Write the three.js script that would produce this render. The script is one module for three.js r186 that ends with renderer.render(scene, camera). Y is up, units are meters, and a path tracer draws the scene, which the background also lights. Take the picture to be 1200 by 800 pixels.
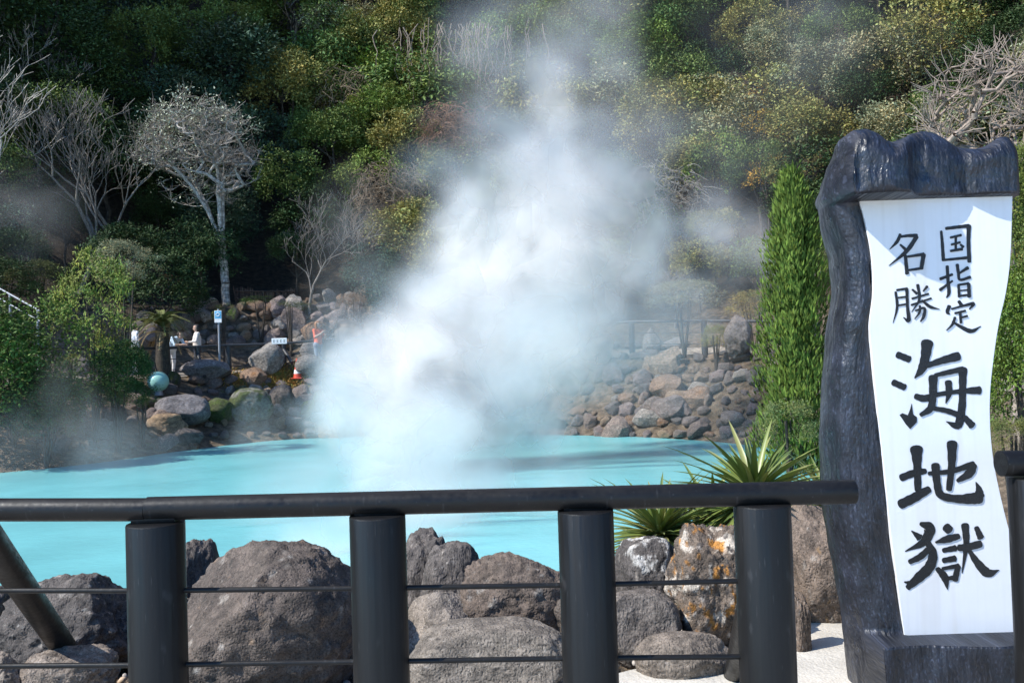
import * as THREE from 'three';
import { Sky } from 'three/addons/objects/Sky.js';
import { ImprovedNoise } from 'three/addons/math/ImprovedNoise.js';
import { mergeGeometries, toCreasedNormals } from 'three/addons/utils/BufferGeometryUtils.js';
import { RoundedBoxGeometry } from 'three/addons/geometries/RoundedBoxGeometry.js';

// ---------------------------------------------------------------- camera, sky, sun, exposure
const scene = new THREE.Scene();
const W = 1200, H = 800, F = 1000;                       // the photograph's pixels and its focal length in them
const camera = new THREE.PerspectiveCamera(2 * Math.atan(H / 2 / F) * 180 / Math.PI, W / H, 0.05, 400);
camera.rotation.order = 'YXZ';
camera.position.set(0, 1.6, 0);
camera.rotation.set(0.0225, 0, -0.031);
camera.updateMatrixWorld(true);
const renderer = new THREE.WebGLRenderer({ antialias: true });
renderer.setSize(1024, 682);
renderer.toneMapping = THREE.LinearToneMapping;
renderer.toneMappingExposure = 1.6;
renderer.shadowMap.enabled = true;
const SUN = new THREE.Vector3(-0.66, 0.74, 0.30).normalize();
const sky = new Sky();
sky.name = 'sky';
sky.scale.setScalar(380);
sky.material.uniforms.sunPosition.value.copy(SUN);
sky.material.uniforms.turbidity.value = 3;
sky.material.uniforms.rayleigh.value = 1.2;
sky.material.uniforms.mieCoefficient.value = 0.004;
sky.userData = { kind: 'structure' };
scene.add(sky);
scene.environmentIntensity = 0.2;
const sun = new THREE.DirectionalLight(new THREE.Color(1, 0.95, 0.86), 4.4);
sun.name = 'sun';
sun.position.copy(SUN).multiplyScalar(120);
sun.castShadow = true;
sun.shadow.radius = 1;
sun.shadow.mapSize.set(4096, 4096);
Object.assign(sun.shadow.camera, { left: -60, right: 60, top: 60, bottom: -60, near: 1, far: 300 });
scene.add(sun, sun.target);

// ---------------------------------------------------------------- helpers
let seedState = 1;
function reseed(s) { seedState = s | 0; }
function rnd() { seedState = (seedState + 0x6d2b79f5) | 0; let t = Math.imul(seedState ^ (seedState >>> 15), 1 | seedState); t = (t + Math.imul(t ^ (t >>> 7), 61 | t)) ^ t; return ((t ^ (t >>> 14)) >>> 0) / 4294967296; }
const rr = (a, b) => a + (b - a) * rnd();
const gauss = () => Math.sqrt(-2 * Math.log(Math.max(1e-6, rnd()))) * Math.cos(6.28318 * rnd());
const pick = (a) => a[Math.floor(rnd() * a.length)];
const perlin = new ImprovedNoise();
const V = (x, y, z) => new THREE.Vector3(x, y, z);
const clamp = (x, a, b) => Math.min(b, Math.max(a, x));
const lerp = (a, b, t) => a + (b - a) * t;
const sstep = (a, b, x) => { const t = clamp((x - a) / (b - a), 0, 1); return t * t * (3 - 2 * t); };
function fbm(x, y, z, oct = 4) { let s = 0, a = 0.5, f = 1; for (let i = 0; i < oct; i++) { s += a * perlin.noise(x * f + i * 7.3, y * f + i * 3.1, z * f + i * 5.7); a *= 0.5; f *= 2.03; } return s; }
// a pixel of the photograph gives a direction; depth along -z comes from what the thing stands on
function at(px, py, depth) {
  const d = V((px - W / 2) / F, (H / 2 - py) / F, -1).applyQuaternion(camera.quaternion);
  return d.multiplyScalar(depth / -d.z).add(camera.position);
}
function onPlane(px, py, y) {   // where a pixel's ray meets a level plane
  const d = V((px - W / 2) / F, (H / 2 - py) / F, -1).applyQuaternion(camera.quaternion);
  return d.multiplyScalar((y - camera.position.y) / d.y).add(camera.position);
}
const usedNames = new Map();
function numbered(n) { const k = usedNames.get(n) ?? 0; usedNames.set(n, k + 1); return k ? n + '_' + String(k).padStart(3, '0') : n; }
function shade(o) { o.traverse((m) => { if (m.isMesh) { m.castShadow = true; m.receiveShadow = true; } }); return o; }
function tag(o, label, category, group) { o.userData.label = label; o.userData.category = category; if (group) o.userData.group = group; return o; }
function thing(name, label, category, pos, group) {
  const g = new THREE.Group(); g.name = numbered(name); if (pos) g.position.copy(pos); tag(g, label, category, group); scene.add(g); return g;
}
function solo(name, geo, m, label, category, group) {
  const o = new THREE.Mesh(geo, m); o.name = numbered(name); tag(o, label, category, group); o.castShadow = o.receiveShadow = true; scene.add(o); return o;
}
function part(parent, name, geo, m, label) {
  const o = new THREE.Mesh(geo, m); o.name = name; if (label) o.userData.label = label; o.castShadow = o.receiveShadow = true; parent.add(o); return o;
}
function struct(name, geo, m) {
  const o = new THREE.Mesh(geo, m); o.name = name; o.userData.kind = 'structure'; o.castShadow = o.receiveShadow = true; scene.add(o); return o;
}
function stuff(name, o, label, category) { o.name = name; o.userData.kind = 'stuff'; tag(o, label, category); o.castShadow = o.receiveShadow = true; scene.add(o); return o; }
const C = (r, g, b) => new THREE.Color().setRGB(r, g, b);
// a tiling noise texture; f(u, v) in 0..1 gives [r, g, b] in 0..1 (sRGB for colour maps)
function texture(n, f, srgb) {
  const d = new Uint8Array(n * n * 4);
  for (let y = 0; y < n; y++) for (let x = 0; x < n; x++) { const c = f(x / n, y / n), i = (y * n + x) * 4; d[i] = clamp(c[0], 0, 1) * 255; d[i + 1] = clamp(c[1], 0, 1) * 255; d[i + 2] = clamp(c[2], 0, 1) * 255; d[i + 3] = 255; }
  const t = new THREE.DataTexture(d, n, n); t.wrapS = t.wrapT = THREE.RepeatWrapping; t.magFilter = THREE.LinearFilter; t.minFilter = THREE.LinearMipmapLinearFilter; t.generateMipmaps = true; t.needsUpdate = true;
  if (srgb) t.colorSpace = THREE.SRGBColorSpace;
  return t;
}
const latt = []; { const keep = seedState; reseed(4242); for (let i = 0; i < 4096; i++) { const a = rnd() * 6.28318; latt.push([Math.cos(a), Math.sin(a)]); } reseed(keep); }
function pnoise(x, y, per, s) {   // gradient noise that repeats every per cells
  const ix = Math.floor(x), iy = Math.floor(y), fx = x - ix, fy = y - iy, m = (a) => ((a % per) + per) % per;
  const g = (i, j, dx, dy) => { const q = latt[(m(i) * 157 + m(j) * 911 + s * 373) & 4095]; return q[0] * dx + q[1] * dy; };
  const w = (t) => t * t * t * (t * (t * 6 - 15) + 10), u = w(fx), v = w(fy);
  return 1.5 * lerp(lerp(g(ix, iy, fx, fy), g(ix + 1, iy, fx - 1, fy), u), lerp(g(ix, iy + 1, fx, fy - 1), g(ix + 1, iy + 1, fx - 1, fy - 1), u), v);
}
function tile(u, v, f, oct = 4, s = 0) { let r = 0, a = 0.5, p = Math.max(1, Math.round(f)); for (let i = 0; i < oct; i++) { r += a * pnoise(u * p, v * p, p, s + i * 17); a *= 0.5; p *= 2; } return r; }
function boxUV(g, scale = 1) {   // uv in metres by the dominant axis of each face; non-indexed geometry comes back
  g = g.index ? g.toNonIndexed() : g;
  const p = g.attributes.position, uv = new Float32Array(p.count * 2), a = V(), b = V(), c = V();
  for (let i = 0; i < p.count; i += 3) {
    a.fromBufferAttribute(p, i); b.fromBufferAttribute(p, i + 1); c.fromBufferAttribute(p, i + 2);
    const n = b.clone().sub(a).cross(c.clone().sub(a)), ax = Math.abs(n.x), ay = Math.abs(n.y), az = Math.abs(n.z);
    for (let k = 0; k < 3; k++) { const q = [a, b, c][k]; const [s, t] = ax > ay && ax > az ? [q.z, q.y] : ay > az ? [q.x, q.z] : [q.x, q.y]; uv[(i + k) * 2] = s * scale; uv[(i + k) * 2 + 1] = t * scale; }
  }
  g.setAttribute('uv', new THREE.BufferAttribute(uv, 2));
  return g;
}
class Soup {   // collects coloured triangles
  constructor() { this.p = []; this.c = []; this.n = []; }
  tri(a, b, c, col, n) { this.p.push(a.x, a.y, a.z, b.x, b.y, b.z, c.x, c.y, c.z); for (let i = 0; i < 3; i++) { this.c.push(col[0], col[1], col[2]); if (n) this.n.push(n.x, n.y, n.z); } }
  build(smooth) {
    const g = new THREE.BufferGeometry();
    g.setAttribute('position', new THREE.Float32BufferAttribute(this.p, 3)); g.setAttribute('color', new THREE.Float32BufferAttribute(this.c, 3));
    if (this.n.length) g.setAttribute('normal', new THREE.Float32BufferAttribute(this.n, 3)); else g.computeVertexNormals();
    return g;
  }
}
// ---------------------------------------------------------------- textures and shared materials
const grainTex = texture(512, (u, v) => { const a = tile(u, v, 10, 5), b = tile(u, v, 60, 3, 9), p = tile(u, v, 90, 2, 4); const s = 0.8 + 0.35 * a + 0.25 * b + (p > 0.3 ? 0.25 : p < -0.3 ? -0.3 : 0); return [s, s * 0.985, s * 0.965]; }, true);
const rockBump = texture(512, (u, v) => { const a = tile(u, v, 14, 5, 3), b = tile(u, v, 70, 3, 5), c = Math.min(0, tile(u, v, 40, 2, 8) + 0.12); const s = 0.55 + 0.5 * a + 0.3 * b + 1.3 * c; return [s, s, s]; });
const soilTex = texture(512, (u, v) => { const a = tile(u, v, 8, 5, 21), b = tile(u, v, 70, 3, 29); const s = 0.78 + 0.5 * a + 0.45 * b; return [s, s * 0.97, s * 0.93]; }, true);
const concreteTex = texture(512, (u, v) => { const a = tile(u, v, 5, 5, 121), b = tile(u, v, 120, 2, 129); const s = 0.9 + 0.12 * a + 0.12 * b; return [s, s * 0.99, s * 0.97]; }, true);
const fineBump = texture(512, (u, v) => { const a = tile(u, v, 40, 4, 33) + 0.5 * tile(u, v, 90, 2, 37); const s = 0.5 + a * 0.8; return [s, s, s]; });
const rockMat = new THREE.MeshStandardMaterial({ vertexColors: true, map: grainTex, bumpMap: rockBump, bumpScale: 0.011, roughness: 0.92 });
const farRockMat = new THREE.MeshStandardMaterial({ vertexColors: true, map: grainTex, bumpMap: rockBump, bumpScale: 0.04, roughness: 0.95 });

// ---------------------------------------------------------------- the land: pool basin, banks, paths, hillside
const WATER = -0.6;
const shore = new THREE.CatmullRomCurve3([
  [-7, -6.4], [-3, -6.5], [0.5, -6.7], [2.6, -7.4], [4.3, -9.2], [5.4, -12], [6.1, -15.5], [6.1, -18.6], [5.3, -21], [3.4, -23.4], [1.2, -24.8], [-2.5, -26.2], [-7, -26.1], [-9.1, -23.6], [-10.2, -21.2], [-11.9, -19.4], [-15, -17.8], [-16.5, -14.5], [-14.5, -9.5], [-11, -7],
].map(([x, z]) => V(x, 0, z)), true, 'centripetal').getPoints(160).slice(0, -1);
function shoreDist(x, z) {   // signed distance to the water's edge, positive on land
  let best = 1e9, inside = false;
  for (let i = 0, j = shore.length - 1; i < shore.length; j = i++) {
    const a = shore[j], b = shore[i], ex = b.x - a.x, ez = b.z - a.z, wx = x - a.x, wz = z - a.z;
    const t = clamp((wx * ex + wz * ez) / (ex * ex + ez * ez), 0, 1), dx = wx - ex * t, dz = wz - ez * t;
    best = Math.min(best, dx * dx + dz * dz);
    if ((a.z > z) !== (b.z > z) && x < a.x + (z - a.z) / (b.z - a.z) * ex) inside = !inside;
  }
  return Math.sqrt(best) * (inside ? -1 : 1);
}
const profile = (d, pts) => { for (let i = 1; i < pts.length; i++) if (d < pts[i][0]) { const [a, b] = pts[i - 1], [c, e] = pts[i]; return lerp(b, e, (d - a) / (c - a)); } const [a, b] = pts[pts.length - 2], [c, e] = pts[pts.length - 1]; return e + (d - c) * (e - b) / (c - a); };
const FAR_L = [[-4, -3], [0, -0.62], [0.6, -0.3], [3.4, 1.35], [6.2, 1.55], [6.6, 1.7], [8.4, 4.0], [11, 4.4], [13, 5.4], [30, 26], [50, 40]];
const FAR_R = [[-4, -3], [0, -0.62], [0.5, -0.4], [3.0, 1.55], [5.4, 1.65], [9, 3.2], [12, 5.4], [30, 26], [50, 40]];
const NEAR = [[-4, -3], [0, -0.62], [1.0, -0.25], [1.9, -0.02], [60, -0.02]];
const SIDE = [[-4, -3], [0, -0.62], [1.2, -0.2], [3.0, 0.5], [7, 1.2], [14, 3], [26, 16], [50, 34]];
function landHeight(x, z) {
  const d = shoreDist(x, z);
  const far = lerp(profile(d, FAR_L), profile(d, FAR_R), sstep(0, 4, x));
  const side = profile(d, SIDE);
  const near = profile(d, NEAR);
  const wf = sstep(-17.5, -21.5, z), wn = sstep(-11.5, -8, z);
  let h = lerp(lerp(side, far, wf), near, wn);
  if (d > 0.3) h += fbm(x * 0.5, z * 0.5, 3.3, 3) * 0.35 * (1 - wn) * sstep(0.3, 2, d) * (1 - 0.9 * sstep(2.6, 3.6, d) * sstep(7, 6, d));
  if (d > 12) h += fbm(x * 0.09, z * 0.09, 8.1, 3) * 5 * (1 - wn) * sstep(12, 20, d);
  h += 0.5 * sstep(-10, -7, x) * sstep(3, -2, x) * sstep(2, 3.4, d) * wf;   // the far path climbs a little in the middle
  h += 15 * sstep(-21, -36, x) * sstep(-30, -38, z);   // the spur on the left whose woods shade the slope
  return h;
}
{
  const nx = 200, nz = 190, xs = [], zs = [];
  for (let i = 0; i <= nx; i++) { const t = i / nx * 2 - 1; xs.push(-4 + 70 * (0.38 * t + 0.62 * t * t * t)); }
  for (let j = 0; j <= nz; j++) { const t = j / nz; zs.push(30 - 130 * t); }
  const P = [], Cc = [], UV = [], I = [];
  for (const z of zs) for (const x of xs) {
    const h = landHeight(x, z), d = shoreDist(x, z), n = fbm(x * 0.8, z * 0.8, 1, 3);
    P.push(x, h, z); UV.push(x / 1.7, (h - z) / 1.7);
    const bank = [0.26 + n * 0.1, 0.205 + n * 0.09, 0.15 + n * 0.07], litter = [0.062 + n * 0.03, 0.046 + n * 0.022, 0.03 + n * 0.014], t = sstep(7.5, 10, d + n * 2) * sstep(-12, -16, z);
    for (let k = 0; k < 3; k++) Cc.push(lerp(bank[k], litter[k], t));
  }
  const w = nx + 1;
  for (let j = 0; j < nz; j++) for (let i = 0; i < nx; i++) { const a = j * w + i; I.push(a, a + 1, a + w, a + 1, a + w + 1, a + w); }
  const g = new THREE.BufferGeometry();
  g.setAttribute('position', new THREE.Float32BufferAttribute(P, 3)); g.setAttribute('color', new THREE.Float32BufferAttribute(Cc, 3)); g.setAttribute('uv', new THREE.Float32BufferAttribute(UV, 2)); g.setIndex(I); g.computeVertexNormals();
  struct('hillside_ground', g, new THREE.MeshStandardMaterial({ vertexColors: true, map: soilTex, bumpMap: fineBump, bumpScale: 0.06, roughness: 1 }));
}
{ // the milky blue water, lapping in small ripples
  const s = new THREE.Shape(), big = [];
  const cx = -4, cz = -16;
  for (const p of shore) { const dx = p.x - cx, dz = p.z - cz, l = Math.hypot(dx, dz); big.push([p.x + dx / l * 0.5, p.z + dz / l * 0.5]); }
  big.forEach(([x, z], i) => i ? s.lineTo(x, -z) : s.moveTo(x, -z));
  const g = new THREE.ShapeGeometry(s, 1); g.rotateX(-Math.PI / 2);
  const uv = g.attributes.uv, p = g.attributes.position; for (let i = 0; i < p.count; i++) uv.setXY(i, p.getX(i) / 2.2, p.getZ(i) / 2.2);
  const ripple = texture(512, (u, v) => { const a = tile(u, v, 9, 4, 51) + 0.3 * tile(u, v, 30, 2, 57); const q = 0.5 + a * 0.7; return [q, q, q]; });
  const tone = texture(256, (u, v) => { const q = 0.95 + 0.1 * tile(u, v, 5, 4, 63); return [q, q, q]; }, true);
  tone.repeat.set(0.25, 0.25);
  const m = new THREE.MeshPhysicalMaterial({ color: C(0.175, 0.49, 0.51), map: tone, roughness: 0.26, bumpMap: ripple, bumpScale: 0.005, ior: 1.33 });
  const w = struct('water', g, m); w.position.y = WATER;
}
{ // pale concrete of the visitors' path on this side of the fence and under the sign
  const s = new THREE.Shape();
  [[-20, -24], [-20, 3.75], [-3, 3.8], [-1.6, 3.9], [-0.2, 4.0], [0.12, 4.1], [0.55, 4.35], [1.1, 4.6], [1.55, 4.95], [1.75, 5.35], [2.1, 5.75], [2.8, 5.9], [9, 6.2], [9, -24]].forEach(([x, z], i) => i ? s.lineTo(x, z) : s.moveTo(x, z));
  const g = new THREE.ExtrudeGeometry(s, { depth: 0.12, bevelEnabled: true, bevelSize: 0.02, bevelThickness: 0.02, bevelSegments: 2 }); g.rotateX(-Math.PI / 2);
  const m = new THREE.MeshStandardMaterial({ color: C(0.62, 0.59, 0.54), map: concreteTex, bumpMap: fineBump, bumpScale: 0.004, roughness: 0.93 });
  const pv = struct('concrete_path', boxUV(g, 0.9), m); pv.position.y = -0.12;
}
{ // the footpath on the far bank
  const ring = [];
  for (const p of shore) if (p.z < -17) ring.push(p);
  // no separate kerb shows; a beaten level of gravel follows the water's edge
  const P = [], I = [], UV = [];
  let k = 0;
  ring.forEach((p, i) => {
    const a = ring[Math.max(0, i - 3)], b = ring[Math.min(ring.length - 1, i + 3)], t = b.clone().sub(a).normalize(), n = V(t.z, 0, -t.x);
    if (shoreDist(p.x + n.x, p.z + n.z) < 0) n.negate();
    for (const d of [3.8, 4.3, 4.8, 5.3, 5.8]) { const x = p.x + n.x * d, z = p.z + n.z * d; P.push(x, landHeight(x, z) + 0.03, z); UV.push(x, z); }
    if (i) for (let w = 0; w < 4; w++) { const q = k + w; I.push(q, q - 4, q + 1, q, q - 5, q - 4); } k += 5;
  });
  const g = new THREE.BufferGeometry(); g.setAttribute('position', new THREE.Float32BufferAttribute(P, 3)); g.setAttribute('uv', new THREE.Float32BufferAttribute(UV, 2)); g.setIndex(I); g.computeVertexNormals();
  struct('far_path', g, new THREE.MeshStandardMaterial({ color: C(0.42, 0.38, 0.33), map: soilTex, bumpMap: fineBump, bumpScale: 0.01, roughness: 1 }));
}
// ---------------------------------------------------------------- rocks
function rockGeo(seed, detail, opt = {}) {
  reseed(seed);
  const { cuts = 7, rough = 0.16, fine = 0.05, sx = 1, sy = 1, sz = 1, tint, patch, boxy = 2, cutD = [0.62, 0.9] } = opt;
  const g = new THREE.IcosahedronGeometry(1, detail), p = g.attributes.position, v = V(), planes = [];
  for (let i = 0; i < cuts; i++) planes.push([V(gauss(), gauss() * 0.8, gauss()).normalize(), rr(...cutD)]);
  const o = rr(-99, 99), col = [];
  for (let i = 0; i < p.count; i++) {
    v.fromBufferAttribute(p, i).normalize();
    let r = Math.pow(Math.pow(Math.abs(v.x), boxy) + Math.pow(Math.abs(v.y), boxy) + Math.pow(Math.abs(v.z), boxy), -1 / boxy); const r0 = r;
    for (const [n, d] of planes) { const c = v.dot(n); if (c > 0.05) r = Math.min(r, lerp(r, d * r0 / c, 0.95)); }
    r = r * (1 + rough * 1.6 * fbm(v.x * 1.3 + o, v.y * 1.3, v.z * 1.3, 3) + fine * fbm(v.x * 6 + o, v.y * 6, v.z * 6, 4) + fine * 0.5 * fbm(v.x * 19 + o, v.y * 19, v.z * 19, 2));
    if (opt.crack) { const c1 = Math.abs(fbm(v.x * 1.9 - o, v.y * 2.6, v.z * 1.9, 3)), c2 = Math.abs(fbm(v.x * 3.1 + 4, v.y * 3.1 - o, v.z * 3.1, 3)); r *= 1 - opt.crack * (Math.max(0, 1 - c1 / 0.03) + 0.6 * Math.max(0, 1 - c2 / 0.025)); }
    v.multiplyScalar(r);
    const q = fbm(v.x * 2.2 + o, v.y * 2.2, v.z * 2.2 + 5, 4), w = fbm(v.x * 9 - o, v.y * 9, v.z * 9, 3);
    let c = tint ?? [0.2, 0.17, 0.15]; c = c.map((x) => x * (1 + 0.7 * q + 0.5 * w));
    if (patch) for (const [pc, th, f, axis] of patch) { let s = fbm(v.x * f + o * 1.3, v.y * f, v.z * f + o, 4) + (axis ? v.dot(axis) * 0.35 : 0); const t = sstep(th, th + 0.06, s); c = c.map((x, k) => lerp(x, pc[k] * (1 + 0.5 * w), t)); }
    col.push(...c.map((x) => clamp(x, 0.01, 0.9)));
    p.setXYZ(i, v.x * sx, v.y * sy, v.z * sz);
  }
  g.setAttribute('color', new THREE.Float32BufferAttribute(col, 3));
  g.deleteAttribute('normal'); g.deleteAttribute('uv');
  // shared normals for a worn surface
  if (opt.flat) { g.computeVertexNormals(); return boxUV(g, opt.uv ?? 1.3); }
  const key = new Map(), acc = []; const idx = new Int32Array(p.count);
  for (let i = 0; i < p.count; i++) { const k = Math.round(p.getX(i) * 5e3) + ',' + Math.round(p.getY(i) * 5e3) + ',' + Math.round(p.getZ(i) * 5e3); if (!key.has(k)) { key.set(k, acc.length); acc.push(V()); } idx[i] = key.get(k); }
  const a = V(), b = V(), c = V();
  for (let i = 0; i < p.count; i += 3) { a.fromBufferAttribute(p, i); b.fromBufferAttribute(p, i + 1); c.fromBufferAttribute(p, i + 2); b.sub(a); c.sub(a); b.cross(c); for (let k = 0; k < 3; k++) acc[idx[i + k]].add(b); }
  const nn = new Float32Array(p.count * 3); acc.forEach((n) => n.normalize()); for (let i = 0; i < p.count; i++) acc[idx[i]].toArray(nn, i * 3);
  g.setAttribute('normal', new THREE.BufferAttribute(nn, 3));
  return boxUV(g, opt.uv ?? 1.3);
}
// foreground boulders: [pixel box x0, y0, x1, y1, distance, seed, options, label]
const DARK = [0.105, 0.092, 0.085], GREY = [0.2, 0.185, 0.17], BROWN = [0.17, 0.135, 0.11];
const fore = [
  [214, 644, 416, 842, 4.55, 11, { tint: [0.115, 0.097, 0.086], cuts: 5, rough: 0.1, fine: 0.08, patch: [[[0.32, 0.22, 0.15], 0.36, 5], [[0.42, 0.39, 0.36], 0.42, 9]] }, 'largest dark brown pitted boulder behind the fence, rounded like a dome'],
  [206, 634, 256, 720, 5.7, 12, { tint: DARK, cuts: 6 }, 'small dark rock peeking out behind the largest boulder'],
  [4, 678, 154, 775, 4.9, 13, { tint: [0.1, 0.09, 0.085], cuts: 6, rough: 0.15, fine: 0.12, patch: [[[0.36, 0.34, 0.31], 0.34, 6]] }, 'flat dark pitted boulder beside the slanting black brace'],
  [-40, 690, 14, 760, 5.2, 14, { tint: DARK }, 'dark rock half hidden beyond the slanting black brace'],
  [468, 620, 534, 700, 6.2, 15, { tint: [0.12, 0.11, 0.105], cuts: 6 }, 'dark wet rock standing in the steaming shallows'],
  [494, 636, 568, 706, 5.9, 16, { tint: [0.13, 0.12, 0.115], cuts: 6 }, 'rounded dark rock leaning on the wet rock in the shallows'],
  [474, 697, 556, 770, 4.85, 17, { tint: [0.24, 0.22, 0.2], cuts: 5, rough: 0.1, fine: 0.03 }, 'light grey smooth rock above the flat grey boulder'],
  [482, 730, 668, 830, 4.25, 18, { tint: [0.2, 0.183, 0.163], cuts: 4, rough: 0.08, fine: 0.025 }, 'broad flat grey boulder with a worn smooth top'],
  [536, 648, 672, 752, 5.1, 19, { tint: [0.145, 0.118, 0.1], cuts: 7, fine: 0.1, patch: [[[0.27, 0.22, 0.18], 0.36, 6]] }, 'brownish pitted boulder behind the broad flat grey one'],
  [712, 630, 802, 714, 5.3, 20, { tint: [0.095, 0.088, 0.085], cuts: 9, fine: 0.07, patch: [[[0.6, 0.58, 0.55], 0.3, 2.2, V(0.5, 0.8, 0)]] }, 'dark boulder with a white crusted top corner under the spiky plant'],
  [700, 694, 796, 764, 4.65, 21, { tint: [0.165, 0.15, 0.138], cuts: 7, rough: 0.1, fine: 0.03 }, 'smooth dark grey boulder below the white crusted one'],
  [788, 618, 884, 760, 4.85, 22, { tint: [0.16, 0.13, 0.105], cuts: 9, rough: 0.22, fine: 0.14, patch: [[[0.62, 0.55, 0.47], 0.13, 3.0], [[0.5, 0.23, 0.05], 0.15, 3.6], [[0.07, 0.06, 0.055], 0.2, 5]] }, 'craggy boulder crusted in orange and white minerals beside a fence post'],
  [916, 596, 1000, 716, 5.2, 23, { tint: [0.19, 0.155, 0.13], cuts: 9, rough: 0.12, fine: 0.05, patch: [[[0.34, 0.22, 0.11], 0.3, 3, V(0, -0.7, 0)]] }, 'layered brown boulder between the last fence post and the sign'],
  [746, 743, 858, 776, 4.35, 24, { tint: [0.21, 0.185, 0.16], cuts: 4, rough: 0.1 }, 'low flat stone at the edge of the concrete'],
  [925, 695, 948, 745, 4.6, 25, { tint: BROWN, cuts: 8, fine: 0.1 }, 'small rough brown stone against the last fence post'],
  [30, 760, 130, 830, 4.2, 26, { tint: [0.22, 0.19, 0.165], cuts: 7, fine: 0.09 }, 'rough low rock in the gravel at the foot of the slanting brace'],
  [-30, 770, 40, 840, 4.1, 27, { tint: [0.25, 0.22, 0.19], cuts: 7, fine: 0.09 }, 'pale low rock in the gravel beyond the slanting brace'],
  [150, 700, 232, 800, 5.0, 28, { tint: [0.13, 0.115, 0.1], cuts: 6 }, 'dark rock wedged behind the first fence post'],
  [398, 700, 484, 800, 5.0, 29, { tint: [0.16, 0.14, 0.12], cuts: 6 }, 'brown rock wedged behind the second fence post'],
  [640, 690, 740, 790, 4.9, 30, { tint: [0.15, 0.13, 0.115], cuts: 6 }, 'dark rock wedged behind the third fence post'],
  [860, 640, 935, 760, 5.4, 31, { tint: [0.14, 0.12, 0.1], cuts: 6 }, 'dark rock wedged behind the last fence post'],
];
for (const [x0, y0, x1, y1, D, seed, opt, label] of fore) {
  const c = at((x0 + x1) / 2, (y0 + y1) / 2, D), rx = (x1 - x0) / 2 * D / F, ry = (y1 - y0) / 2 * D / F;
  const k = 1.03, g = rockGeo(seed, 26, { boxy: 2.5, cutD: [0.64, 0.93], crack: 0.03, ...opt, patch: [[[0.3, 0.265, 0.235], 0.27, 4.5], [[0.05, 0.045, 0.04], 0.3, 8], [[0.45, 0.42, 0.39], 0.4, 13], ...(opt.patch ?? [])], tint: opt.tint.map((q, i) => q * [1.16, 1.1, 1.05][i]), sx: rx * k, sy: ry * k, sz: (rx + ry) / 2 * k });
  const o = solo('boulder', g, rockMat, label, 'boulder', 'boulders along the near bank');
  o.position.copy(c);
  const lo = landHeight(c.x, c.z); g.computeBoundingBox();
  if (c.y + g.boundingBox.min.y > lo - 0.03) { // reach down to the ground
    const top = c.y + g.boundingBox.max.y, s = (top - (lo - 0.06)) / (g.boundingBox.max.y - g.boundingBox.min.y); o.scale.y = s; o.position.y = top - g.boundingBox.max.y * s;
  }
}

{ // gravel and grit packed between the boulders
  reseed(47);
  const gs = [0, 1, 2].map((i) => rockGeo(48 + i, 1, { tint: [0.4, 0.35, 0.3], cuts: 8, rough: 0.2 })), pm = new THREE.MeshStandardMaterial({ vertexColors: true, roughness: 0.95 });
  gs.forEach((g, k) => {
    const n = 420, im = new THREE.InstancedMesh(g, pm, n), m = new THREE.Matrix4(), q = new THREE.Quaternion(), e = new THREE.Euler();
    for (let i = 0; i < n; i++) { const x = rnd() < 0.45 ? rr(-3.2, -1.5) : rr(-1.2, 2.0), edge = x < -1.4 ? -4.0 : x < 0.2 ? -4.15 : lerp(-4.25, -5.4, clamp((x - 0.2) / 1.6, 0, 1)), z = edge + gauss() * 0.12 - Math.abs(gauss()) * 0.25, s = rr(0.006, 0.022) * (rnd() < 0.08 ? 2.2 : 1), y = Math.max(landHeight(x, z), z > edge + 0.02 ? 0.02 : -9); e.set(rr(0, 6), rr(0, 6), rr(0, 6)); q.setFromEuler(e); m.compose(V(x, y + s * 0.3, z), q, V(s * 1.3, s, s)); im.setMatrixAt(i, m); const c = pick([[1, 1, 1], [0.7, 0.66, 0.62], [1.2, 1, 0.8], [0.5, 0.47, 0.45]]); im.setColorAt(i, C(...c)); }
    stuff(['gravel', 'gravel_001', 'gravel_002'][k], im, ['pale gravel scattered along the concrete edge', 'brown grit among the foreground boulders', 'loose chips of stone between the boulders'][k], 'gravel');
  });
}
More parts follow.
